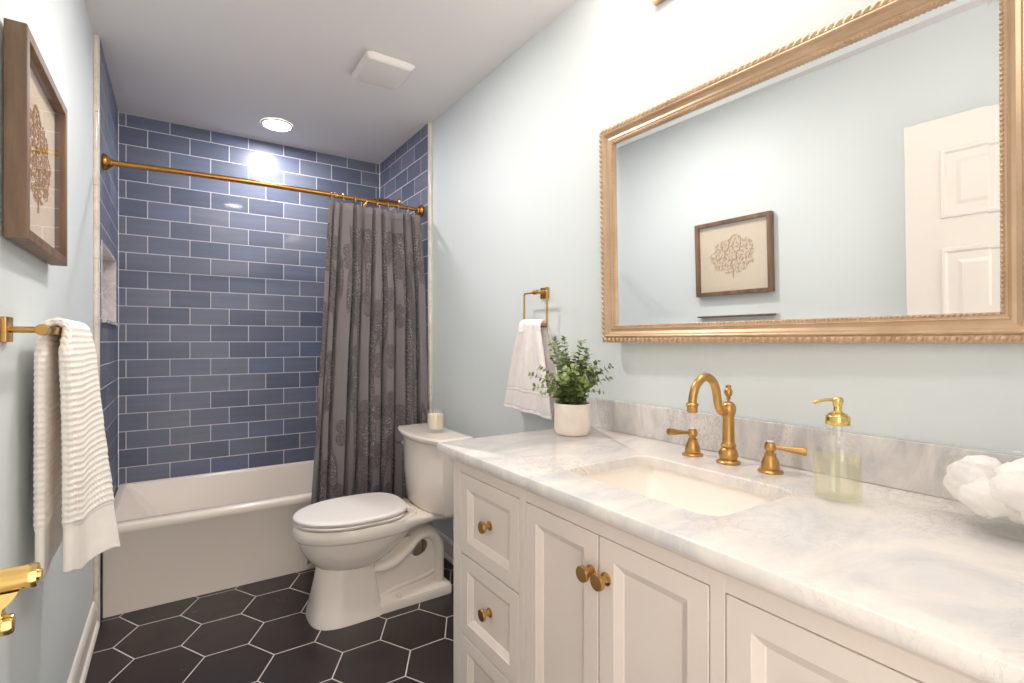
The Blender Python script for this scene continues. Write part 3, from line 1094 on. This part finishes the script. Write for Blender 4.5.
rng = [[Vector((x, TCY + s_, z)) for x, z in L] for L, s_ in ((inn, -hwS + 0.007), (inn, -hwS), (outp, -hwS), (outp, hwS))]
loft(bm, rng, False, True)
path = smoothpath([(0.96, TCY, 0.190), (1.03, TCY, 0.180), (1.10, TCY, 0.190), (1.165, TCY, 0.236), (1.205, TCY, 0.274), (1.245, TCY, 0.284), (1.285, TCY, 0.268), (1.308, TCY, 0.225), (1.314, TCY, 0.14), (1.316, TCY, 0.04)], 5)
tube(bm, path, 0.034, 20, flat=2.8, flatdir=(0, 1, 0))
tube(bm, smoothpath([(1.0, TCY, 0.275), (1.06, TCY, 0.262), (1.12, TCY, 0.30), (1.16, TCY, 0.35)], 5), 0.028, 16, flat=3.2, flatdir=(0, 1, 0))
path2 = smoothpath([(1.02, TCY, 0.045), (1.10, TCY, 0.066), (1.20, TCY, 0.078), (1.29, TCY, 0.10), (1.32, TCY, 0.16)], 5)
tube(bm, path2, 0.026, 16, flat=2.75, flatdir=(0, 1, 0))
obj('trapway', bm, M_PORC, to, angle=60)
bm = NB()
def foot(ins, z): return rrect(1.0, 1.362 - ins, TCY - 0.128 + ins, TCY + 0.128 - ins, 0.02, z)
loft(bm, [foot(0, 0.001), foot(0, 0.03), foot(0.004, 0.040), foot(0.03, 0.052)])
ft = obj('foot', bm, M_PORC, to)
for s in (-1, 1):
    bm = NB()
    lathe(bm, [(0.013, 0), (0.013, 0.008), (0.009, 0.014), (0, 0.016)], (1.10, TCY + s * 0.108, 0.044), (0, 0, 1), 16)
    obj('bolt_cap', bm, M_PORC, ft)
# seat and lid
bm = NB()
E_ = lambda i, z: egg(0.680 + i, 1.128 - i * 0.4, 0.181 - i, z, 2.0, 4.5)
loft(bm, [E_(0.034, 0.4072), E_(0.033, 0.411), E_(0.002, 0.4125), E_(0.0, 0.419), E_(0.003, 0.4225), E_(0.016, 0.4232)], True, True)
obj('seat', bm, M_PLASTIC, to, angle=50)
bm = NB()
def lidring(i, z):
    pts = egg(0.677 + i, 1.15, 0.183 - i, z, 2.0, 3.2)
    for p in pts:   # straight rear with clipped corners
        if p.x > 1.05:
            lim = 0.183 - i - (p.x - 1.05) * 0.55
            d = p.y - TCY
            p.y = TCY + max(-lim, min(lim, d))
    return pts
loft(bm, [lidring(0.034, 0.4232), lidring(0.033, 0.4275), lidring(0.002, 0.429), lidring(0.0, 0.437), lidring(0.003, 0.4415), lidring(0.010, 0.4445), lidring(0.03, 0.446), lidring(0.09, 0.447)], True, True)
obj('seat_lid', bm, M_PLASTIC, to, angle=50)
for s in (-1, 1):
    bm = NB()
    lathe(bm, [(0.0, -0.03), (0.011, -0.03), (0.012, -0.026), (0.012, 0.026), (0.011, 0.03), (0, 0.03)], (1.155, TCY + s * 0.075, 0.421), (0, 1, 0), 16)
    obj('hinge', bm, M_PLASTIC, to)
# tank
def tankring(hw, xf, xb, z, bulge=0.045, r=0.03):
    pts = []
    n = 24
    for i in range(n + 1):            # bowed front from +y to -y
        t = -1 + 2 * i / n
        pts.append(Vector((xf + bulge * abs(t) ** 2.2, TCY - hw * t, z)))
    for yy in (-hw, -hw * 0.96, -hw * 0.5, 0, hw * 0.5, hw * 0.96, hw):
        pts.append(Vector((xb - (0.012 if abs(yy) == hw else 0), TCY + yy, z)))
    return pts
bm = NB()
loft(bm, [tankring(0.18, 1.255, 1.38, 0.388, 0.04), tankring(0.207, 1.230, 1.395, 0.394, 0.05), tankring(0.216, 1.220, 1.402, 0.412, 0.052), tankring(0.221, 1.210, 1.402, 0.55, 0.05), tankring(0.225, 1.205, 1.402, 0.712, 0.05)], True, True)
obj('tank', bm, M_PORC, to, angle=50)
bm = NB()
loft(bm, [tankring(0.226, 1.200, 1.402, 0.7135, 0.05), tankring(0.236, 1.192, 1.406, 0.718, 0.052), tankring(0.244, 1.184, 1.408, 0.731, 0.053), tankring(0.245, 1.183, 1.408, 0.739, 0.053), tankring(0.241, 1.187, 1.405, 0.744, 0.053), tankring(0.22, 1.20, 1.39, 0.7455, 0.05)])
obj('tank_lid', bm, M_PORC, to, angle=50)
bm = NB()
lathe(bm, [(0.011, 0), (0.012, 0.008), (0.008, 0.012)], (1.243, TCY + 0.19, 0.665), (-1, 0.15, 0), 16)
tube(bm, [(1.232, TCY + 0.19, 0.665), (1.224, TCY + 0.215, 0.662), (1.222, TCY + 0.245, 0.660)], [0.005, 0.0055, 0.006], 10)
fl = obj('flush_lever', bm, M_CHROME, to)
fl['label'] = 'chrome flush lever'

# water stop behind the toilet
sv = thing('shutoff_valve', 'small water shutoff valve on the wall behind the toilet', 'valve', (WR, 2.05, 0.20))
bm = NB()
lathe(bm, [(0.03, 0.001), (0.03, 0.004), (0.022, 0.009), (0.010, 0.011)], (WR, 2.05, 0.205), (-1, 0, 0), 24)
obj('escutcheon', bm, M_CHROME, sv)
bm = NB()
tube(bm, [(WR - 0.01, 2.05, 0.205), (1.46, 2.05, 0.205)], 0.008, 12)
lathe(bm, [(0.012, -0.016), (0.014, 0), (0.012, 0.03), (0.007, 0.034)], (1.455, 2.05, 0.205), (0, 0, 1), 16)
ball(bm, Vector((1.435, 2.05, 0.205)), 0.016, (0.5, 1, 0.7), 12, 8)
obj('valve_body', bm, M_CHROME, sv)
bm = NB()
tube(bm, smoothpath([(1.455, 2.05, 0.235), (1.455, 2.055, 0.30), (1.45, 2.06, 0.36), (1.425, 2.07, 0.41), (1.418, 2.07, 0.46)], 5), 0.005, 10)
obj('supply_hose', bm, M_CHROME, sv)

# candle on the tank lid
cd = thing('candle', 'cream candle in a clear glass jar on the toilet tank lid', 'candle', (1.312, 2.165, 0.7462))
cz = 0.7462
bm = NB()
lathe(bm, [(0.0, 0.0005), (0.036, 0.0005), (0.0395, 0.004), (0.0405, 0.02), (0.0405, 0.102), (0.0395, 0.1035), (0.0385, 0.102), (0.0385, 0.022), (0.036, 0.018), (0.0, 0.018)], (1.312, 2.165, cz), (0, 0, 1), 36)
obj('glass_jar', bm, M_GLASS, cd)
bm = NB()
lathe(bm, [(0.0, 0.0185), (0.036, 0.0185), (0.0375, 0.022), (0.0375, 0.084), (0.036, 0.086), (0.0, 0.085)], (1.312, 2.165, cz), (0, 0, 1), 36)
obj('wax', bm, M_WAX, cd)
bm = NB()
tube(bm, [(1.312, 2.165, cz + 0.084), (1.313, 2.165, cz + 0.094)], 0.001, 6)
obj('wick', bm, M_WICK, cd)

# ------------------------------------------------------------------ vanity cabinet
FX = 0.955                       # cabinet face
VY1_, VY0_ = 1.308, 0.108
VZ0, VZ1 = 0.10, ZCB - 0.001
van = thing('vanity_cabinet', 'warm white vanity cabinet with brass knobs under the marble top', 'cabinet', (1.24, 0.708, 0))
bm = NB()
BD0, BD1 = FX + 0.022, WR - 0.002      # carcass behind the face frame
box(bm, BD0, BD1, VY0_, VY0_ + 0.018, VZ0, VZ1)
box(bm, BD0, BD1, VY1_ - 0.018, VY1_, VZ0, VZ1)
box(bm, BD0, BD1, VY0_ + 0.018, VY1_ - 0.018, VZ0, VZ0 + 0.018)
box(bm, BD1 - 0.008, BD1, VY0_ + 0.018, VY1_ - 0.018, VZ0 + 0.018, VZ1)
box(bm, BD0, BD1, 0.945, 0.957, VZ0 + 0.018, VZ1)
box(bm, BD0, BD1, 0.459, 0.471, VZ0 + 0.018, VZ1)
obj('body', bm, M_CAB, van, smooth=False)
bm = NB()
ZT, ZB = 0.8045, 0.135            # opening
fb = lambda y0, y1, z0, z1: box(bm, FX, FX + 0.022, y0, y1, z0, z1, 0.0008, 1)
fb(1.265, VY1_, VZ0, VZ1); fb(VY0_, 0.149, VZ0, VZ1)
fb(0.9485, 0.9735, VZ0, VZ1); fb(0.442, 0.467, VZ0, VZ1)
for a, b in ((0.149, 0.442), (0.467, 0.9485), (0.9735, 1.265)):
    fb(a, b, ZT, VZ1); fb(a, b, VZ0, ZB)
# moulding under the marble
loft(bm, [[Vector((FX + a, y, b)) for a, b in ((0.0, 0.825), (-0.004, 0.826), (-0.004, 0.8325), (-0.010, 0.840), (-0.014, 0.8415), (-0.014, VZ1), (0.0, VZ1))] for y in (VY0_, VY1_ + 0.012)])
obj('face_frame', bm, M_CAB, van, smooth=False)
for x0, x1 in ((FX, FX + 0.05), (BD1 - 0.05, BD1)):
    for y0, y1 in ((VY0_, VY0_ + 0.05), (VY1_ - 0.05, VY1_)):
        bm = NB()
        box(bm, x0, x1, y0, y1, 0.001, VZ0, 0.002, 1)
        obj('leg', bm, M_CAB, van, smooth=False)

def front(name, y0, y1, z0, z1, knob_y, knob_z):
    g = 0.0021
    y0 += g; y1 -= g; z0 += g; z1 -= g
    st = 0.042
    bm = NB()
    fr_ = lambda i, dx: [Vector((FX + dx, y, z)) for y, z in ((y0 + i, z0 + i), (y1 - i, z0 + i), (y1 - i, z1 - i), (y0 + i, z1 - i))]
    loft(bm, [fr_(0, 0.02), fr_(0, 0.001), fr_(0.001, 0), fr_(st - 0.004, 0), fr_(st - 0.003, 0.0015), fr_(st + 0.011, 0.009), fr_(st + 0.013, 0.011), fr_(st + 0.016, 0.011)], True, True)
    o = obj(name, bm, M_CAB, van, smooth=False)
    kx = FX + (0.011 if st + 0.012 < knob_y - y0 and knob_y < y1 - st - 0.012 else 0.0)
    bm = NB()
    lathe(bm, [(0.0125, 0.0), (0.0125, 0.002), (0.0075, 0.005), (0.0055, 0.011), (0.0065, 0.016), (0.0125, 0.019), (0.0152, 0.0195), (0.0158, 0.021), (0.0158, 0.0265), (0.015, 0.028), (0.0, 0.0283)], (kx, knob_y, knob_z), (-1, 0, 0), 28)
    obj('knob', bm, M_BRASS, o)
    return o
zr = [(0.5735, ZT), (0.3425, 0.5735), (ZB, 0.3425)]
for (a, b) in ((0.9735, 1.265), (0.149, 0.442)):
    for (c, d) in zr:
        front('drawer', a, b, c, d, (a + b) / 2 + 0.004, (c + d) / 2 + 0.001)
front('door', 0.7075, 0.9485, ZB, ZT, 0.7265, 0.7265)
front('door', 0.467, 0.7075, ZB, ZT, 0.686, 0.7265)

# ------------------------------------------------------------------ countertop, backsplash, sink
SX0, SX1, SY0, SY1 = 1.036, 1.314, 0.512, 0.905
bm = NB()
out = lambda i, z: rrect(XCF + i, WR - 0.001, YCN + i, YCL - i, 0.004, z)
inn_ = lambda i, z: rrect(SX0 - i, SX1 + i, SY0 - i, SY1 + i, 0.04, z)
loft(bm, [inn_(0, ZCB), out(0.002, ZCB), out(0.0, ZCB + 0.004), out(0.0, ZCT - 0.005), out(0.0015, ZCT - 0.0015), out(0.005, ZCT), inn_(0.003, ZCT), inn_(0.0, ZCT - 0.003), inn_(0, ZCB)], False, False)
tag(obj('countertop', bm, M_COUNTER, angle=30), 'white veined marble countertop with an undermount sink cutout', 'countertop')
bm = NB()
box(bm, WR - 0.021, WR - 0.001, YCN, YCL, ZCT + 0.0005, 0.9795, 0.0015)
tag(obj('backsplash', bm, M_SPLASH, smooth=False), 'low grey marble backsplash strip along the wall behind the faucet', 'backsplash')

sk = thing('sink', 'rectangular cream undermount sink set in the marble top', 'sink', (1.175, 0.7085, 0.70))
bm = NB()
si = lambda i, z, r=0.045: rrect(SX0 - 0.006 + i, SX1 + 0.006 - i, SY0 - 0.006 + i, SY1 + 0.006 - i, r, z)
zf_ = ZCB - 0.0008
loft(bm, [si(-0.015, zf_ - 0.012), si(-0.015, zf_), si(0, zf_), si(0.006, zf_ - 0.02), si(0.018, zf_ - 0.05, 0.085), si(0.034, zf_ - 0.08, 0.10), si(0.058, zf_ - 0.102, 0.085), si(0.09, zf_ - 0.115, 0.05), si(0.12, zf_ - 0.120, 0.02)], False, True)
obj('basin', bm, M_SINK, sk, angle=60)
bm = NB()
lathe(bm, [(0.0, 0.003), (0.02, 0.003), (0.022, 0.001), (0.022, -0.002)], (1.19, 0.7085, zf_ - 0.1195), (0, 0, 1), 24)
obj('drain', bm, M_BRASS, sk)

# ------------------------------------------------------------------ faucet
FXX = 1.417
fa = thing('faucet', 'brass widespread gooseneck faucet with two lever handles on the marble', 'faucet', (FXX, 0.727, ZCT))
fz = ZCT + 0.0005
bm = NB()
lathe(bm, [(0.0275, 0), (0.0278, 0.003), (0.026, 0.006), (0.0195, 0.009), (0.021, 0.013), (0.0225, 0.02), (0.0215, 0.028), (0.0165, 0.036), (0.0145, 0.0385), (0.018, 0.041), (0.0185, 0.044), (0.0145, 0.05), (0.0142, 0.056), (0.0138, 0.06), (0.0134, 0.112), (0.014, 0.116), (0.016, 0.122), (0.0178, 0.131), (0.0172, 0.140), (0.013, 0.148), (0.008, 0.1515), (0.0, 0.152)], (FXX, 0.727, fz), (0, 0, 1), 36)
obj('spout_body', bm, M_BRASS, fa, angle=35)
bm = NB()
ang = math.radians(-4)
def fp(d, z): return (FXX - d * cos(ang), 0.727 - d * sin(ang) * 1.0, fz + z)
sp = smoothpath([fp(0.008, 0.128), fp(0.024, 0.128), fp(0.036, 0.140), fp(0.0415, 0.160), fp(0.046, 0.182), fp(0.058, 0.204), fp(0.079, 0.215), fp(0.100, 0.211), fp(0.118, 0.195), fp(0.127, 0.175), fp(0.130, 0.158), fp(0.131, 0.147)], 6)
tube(bm, sp, 0.0098, 18)
spt = obj('spout', bm, M_BRASS, fa)
bm = NB()
q = fp(0.131, 0.133)
lathe(bm, [(0.0, 0.0), (0.0105, 0.0), (0.0115, 0.002), (0.0125, 0.016), (0.0142, 0.0175), (0.0145, 0.0205), (0.0125, 0.023), (0.010, 0.024)], q, (0, 0, 1), 24)
obj('spout_tip', bm, M_BRASS, spt)
bm = NB()
lathe(bm, [(0.0025, 0.150), (0.003, 0.157), (0.0065, 0.159), (0.004, 0.162), (0.0085, 0.168), (0.0102, 0.175), (0.009, 0.181), (0.0055, 0.185), (0.0068, 0.188), (0.0062, 0.192), (0.0, 0.194)], (FXX, 0.727, fz), (0, 0, 1), 20)
obj('lift_rod', bm, M_BRASS, fa)
for hy_, dirv in ((0.829, (-0.93, 0.36, 0.09)), (0.6235, (0.45, -0.88, -0.06))):
    bm = NB()
    lathe(bm, [(0.0265, 0), (0.0268, 0.003), (0.0235, 0.0055), (0.0185, 0.0075), (0.0195, 0.012), (0.0185, 0.022), (0.0135, 0.034), (0.011, 0.039), (0.0125, 0.0405), (0.0125, 0.043), (0.0085, 0.0445), (0.0085, 0.048), (0.0115, 0.051), (0.0125, 0.056), (0.012, 0.064), (0.0095, 0.0685), (0.0, 0.0695)], (FXX, hy_, fz), (0, 0, 1), 32)
    hb = obj('handle', bm, M_BRASS, fa, angle=35)
    d = Vector(dirv).normalized()
    c = Vector((FXX, hy_, fz + 0.058))
    bm = NB()
    tube(bm, [c + d * 0.008, c + d * 0.016, c + d * 0.03, c + d * 0.05, c + d * 0.068, c + d * 0.0715, c + d * 0.072], [0.0038, 0.0046, 0.0056, 0.0076, 0.0094, 0.0088, 0.006], 16)
    obj('lever', bm, M_BRASS, hb)
    bm = NB()
    lathe(bm, [(0.0, 0.0), (0.0078, 0.0), (0.0078, 0.0015), (0.006, 0.0028), (0.0, 0.0032)], (FXX, hy_, fz + 0.0693), (0, 0, 1), 20)
    pc = obj('porcelain_cap', bm, M_PORC, hb)
    pc['label'] = 'white porcelain cap'

# ------------------------------------------------------------------ soap dispenser
SPX, SPY = 1.332, 0.4485
sd = thing('soap_dispenser', 'clear glass soap bottle with a gold pump right of the faucet', 'soap dispenser', (SPX, SPY, ZCT))
sz = ZCT + 0.0006
def octa(r, h, rnd=0.35, n=40):
    pts = []
    for i in range(n):
        a = 2 * pi * i / n
        b = ((a + 0.1) % (pi / 4)) - pi / 8
        rr = r * ((1 - rnd) * cos(pi / 8) / cos(b) + rnd)
        pts.append(Vector((SPX + rr * cos(a), SPY + rr * sin(a), sz + h)))
    return pts
bm = NB()
loft(bm, [octa(0.034, 0), octa(0.039, 0.002), octa(0.0415, 0.006), octa(0.0415, 0.090), octa(0.0405, 0.097, 0.5), octa(0.035, 0.105, 0.7), octa(0.026, 0.1125, 0.9), octa(0.020, 0.117, 1), octa(0.0175, 0.122, 1), octa(0.0175, 0.136, 1), octa(0.0255, 0.1375, 1), octa(0.0255, 0.1408, 1), octa(0.016, 0.142, 1)], True, True)
obj('bottle', bm, M_GLASS, sd, angle=35)
bm = NB()
loft(bm, [octa(0.036, 0.0075), octa(0.0388, 0.0105), octa(0.0388, 0.082), octa(0.037, 0.0825)], True, True)
obj('liquid_soap', bm, M_SOAP, sd, angle=35)
bm = NB()
lathe(bm, [(0.004, 0.012), (0.004, 0.118), (0.009, 0.120), (0.009, 0.140)], (SPX, SPY, sz), (0, 0, 1), 14)
obj('dip_tube', bm, M_TUBE, sd)
bm = NB()
lathe(bm, [(0.0195, 0.1415), (0.0205, 0.1428), (0.0205, 0.1565), (0.0192, 0.1585), (0.0165, 0.160), (0.0165, 0.1625), (0.009, 0.165), (0.0068, 0.168), (0.0072, 0.177), (0.0092, 0.185), (0.0100, 0.1885), (0.0085, 0.192), (0.0045, 0.1945), (0.0, 0.195)], (SPX, SPY, sz), (0, 0, 1), 40)
pm = obj('pump', bm, M_BRASSB, sd)
bm = NB()
tube(bm, smoothpath([(SPX, SPY, sz + 0.1885), (SPX - 0.016, SPY + 0.011, sz + 0.1888), (SPX - 0.030, SPY + 0.020, sz + 0.1868), (SPX - 0.038, SPY + 0.025, sz + 0.1832)], 4), 0.0030, 12)
obj('nozzle', bm, M_BRASSB, pm)

# ------------------------------------------------------------------ glass bowl and cotton balls
BWX, BWY, BR = 1.376, 0.205, 0.108
bz0 = ZCT + 0.0006
gb = thing('glass_bowl', 'round clear glass bowl filled with white cotton balls', 'bowl', (BWX, BWY, ZCT))
bm = NB()
prof_o = [(0.0, 0.0), (0.045, 0.0), (0.055, 0.003), (0.078, 0.020), (0.096, 0.042), (0.106, 0.066), (0.108, 0.082), (0.105, 0.098), (0.098, 0.112), (0.097, 0.1135)]
prof_i = [(0.0945, 0.1125), (0.1015, 0.098), (0.1045, 0.082), (0.1025, 0.067), (0.0925, 0.044), (0.075, 0.0235), (0.053, 0.008), (0.0, 0.006)]
lathe(bm, prof_o[:-2] + [(0.0985, 0.110), (0.1000, 0.1125), (0.0995, 0.1150), (0.0975, 0.1160), (0.0955, 0.1150), (0.0950, 0.1125), (0.0962, 0.109)], (BWX, BWY, bz0), (0, 0, 1), 64, cap=False)
lathe(bm, [(0.0, 0.002), (0.046, 0.002), (0.056, 0.007), (0.060, 0.012), (0.0, 0.012)], (BWX, BWY, bz0), (0, 0, 1), 40)
obj('bowl_glass', bm, M_GLASS, gb, angle=60)
rb = random.Random(5)
DIRS = ['toward the soap bottle', 'toward the wall on the soap side', 'against the backsplash', 'farthest from the soap bottle', 'near the counter front, away from soap', 'near the counter front, soap side']
for layer, rad, zc_, num, ph, br in (('bottom layer', 0.031, 0.043, 3, 0.2, 0.026), ('middle layer', 0.066, 0.053, 6, 0.0, 0.032), ('rim layer', 0.065, 0.081, 6, 0.5, 0.029), ('crown', 0.0, 0.082, 1, 0.0, 0.034)):
    for k in range(num):
        a = pi / 2 - 2 * pi * k / num - ph
        dx, dy = rad * cos(a), rad * sin(a)
        dz = zc_ + rb.uniform(-0.004, 0.004)
        bm = NB()
        vs = ball(bm, Vector((0, 0, 0)), br, (1, 1, 0.9), 24, 16)
        sd_ = Vector((k * 3.7 + zc_ * 90, k * 1.3, 0))
        for v in vs:
            d = v.co.normalized()
            v.co += d * (0.006 * noise.noise(d * 1.9 + sd_) + 0.0025 * noise.noise(d * 5 + sd_) + 0.001 * noise.noise(d * 14 + sd_))
            q = v.co + Vector((dx, dy, dz))
            rr = math.hypot(q.x, q.y)
            lim = 0.0 + (0.052 if q.z < 0.012 else (0.052 + (q.z - 0.012) * 1.05 if q.z < 0.055 else 0.0985)) - 0.001
            if rr > lim:
                q.x *= lim / rr; q.y *= lim / rr
            q.z = max(q.z, 0.0145)
            v.co = q + Vector((BWX, BWY, bz0))
        o = obj('cotton_ball', bm, M_COTTON, angle=None, origin=(BWX + dx, BWY + dy, bz0 + dz))
        lb = 'white cotton ball at the centre of the glass bowl\'s crown' if num == 1 else 'white cotton ball in the bowl\'s %s, %s' % (layer, DIRS[k * (6 // num)])
        tag(o, lb, 'cotton ball', 'cotton balls in the glass bowl')

# ------------------------------------------------------------------ potted plant
PPX, PPY, PR = 1.352, 1.232, 0.0585
pp = thing('potted_plant', 'small green eucalyptus plant in a pale concrete pot on the counter', 'plant', (PPX, PPY, ZCT))
pz = ZCT + 0.0006
bm = NB()
lathe(bm, [(0.0, 0.0), (0.050, 0.0), (0.053, 0.002), (0.0575, 0.012), (0.0585, 0.022), (0.0585, 0.098), (0.0575, 0.1005), (0.0545, 0.1005), (0.0535, 0.098), (0.0535, 0.09), (0.0, 0.09)], (PPX, PPY, pz), (0, 0, 1), 48)
obj('pot', bm, M_POT, pp)
bm = NB()
lathe(bm, [(0.0, 0.091), (0.0532, 0.091), (0.053, 0.094), (0.03, 0.098), (0.0, 0.100)], (PPX, PPY, pz), (0, 0, 1), 24)
obj('soil', bm, M_SOIL, pp)
bs, bl = NB(), NB()
rp = random.Random(21)
def leaf(p, dirn, nrm, L, Wd):
    dirn = dirn.normalized()
    sd = dirn.cross(nrm).normalized()
    nrm = sd.cross(dirn)
    rows = []
    for t, w in ((0.0, 0.12), (0.2, 0.72), (0.45, 1.0), (0.7, 0.9), (0.9, 0.5), (1.0, 0.08)):
        c = p + dirn * (L * t) - nrm * (0.12 * L * t * t)
        rows.append([c - sd * Wd * w + nrm * (0.12 * Wd * w), c - nrm * 0.0004, c + sd * Wd * w + nrm * (0.12 * Wd * w)])
    R_ = [[bl.verts.new(q) for q in r] for r in rows]
    for A, B in zip(R_, R_[1:]):
        for k in range(2):
            bl.faces.new((A[k], A[k + 1], B[k + 1], B[k]))
RGT = Vector((cos(0.5738), -sin(0.5738), 0))     # along the counter, as seen from the doorway
FWD = Vector((sin(0.5738), cos(0.5738), 0))
tips = [(-0.135, 0.02, 0.085), (-0.105, 0.0, 0.11), (-0.075, -0.02, 0.19), (-0.055, 0.03, 0.205), (-0.03, 0.0, 0.21), (0.035, 0.02, 0.195), (0.045, -0.02, 0.17), (0.085, 0.0, 0.13), (0.12, -0.02, 0.115), (0.125, 0.02, 0.075), (0.09, -0.04, 0.035), (-0.10, -0.03, 0.03), (-0.12, 0.02, 0.045), (0.0, -0.05, 0.12), (0.03, -0.07, 0.08), (-0.04, -0.07, 0.09), (0.0, 0.07, 0.14), (0.06, 0.06, 0.12), (-0.06, 0.06, 0.14)]
for k in range(40):
    a = rp.uniform(0, 2 * pi)
    r = rp.uniform(0.02, 0.10)
    tips.append((r * cos(a), 0.8 * r * sin(a), rp.uniform(0.03, 0.17) * (1.1 - 3.5 * r)) if r < 0.06 else (r * cos(a), 0.8 * r * sin(a), rp.uniform(0.02, 0.12)))
for (tx, ty, tz) in tips:
    base = Vector((PPX, PPY, pz + 0.096)) + RGT * (tx * 0.22) + FWD * (ty * 0.3)
    tip = Vector((PPX, PPY, pz + 0.105)) + RGT * tx + FWD * ty + Vector((0, 0, tz))
    if tip.x > WR - 0.03: tip.x = WR - 0.03
    mid = (base + tip) / 2 + Vector((0, 0, 0.02)) - (RGT * tx + FWD * ty) * 0.12
    path = smoothpath([base, mid, tip], 9)
    tube(bs, path, [0.0013 - 0.0007 * i / (len(path) - 1) for i in range(len(path))], 5)
    m = len(path)
    Ltot = (tip - base).length
    nn = max(4, int(Ltot / 0.0125))
    for i in range(1, nn + 1):
        f = i / nn
        idx = min(int(f * (m - 1)), m - 2)
        p = path[idx].lerp(path[idx + 1], f * (m - 1) - idx)
        t = (path[idx + 1] - path[idx]).normalized()
        o1 = t.orthogonal().normalized()
        o1.rotate(Matrix.Rotation(rp.uniform(0, pi) + i * pi / 2, 3, t))
        size = (0.0235 - 0.011 * f) * rp.uniform(0.85, 1.3)
        for s in (-1, 1):
            d = (o1 * s + t * 0.5 + Vector((rp.uniform(-.2, .2), rp.uniform(-.2, .2), rp.uniform(-.1, .2))))
            if p.z + d.normalized().z * size < pz + 0.05: continue
            q = p + d.normalized() * size
            if q.x > WR - 0.008 or (q.z < 0.985 and q.x > WR - 0.026): continue
            leaf(p, d, (t + Vector((rp.uniform(-.4, .4), rp.uniform(-.4, .4), 0.3)) - FWD * 0.5).normalized(), size, size * 0.46)
obj('stems', bs, M_STEM, pp)
obj('foliage', bl, M_LEAF, pp, angle=None)
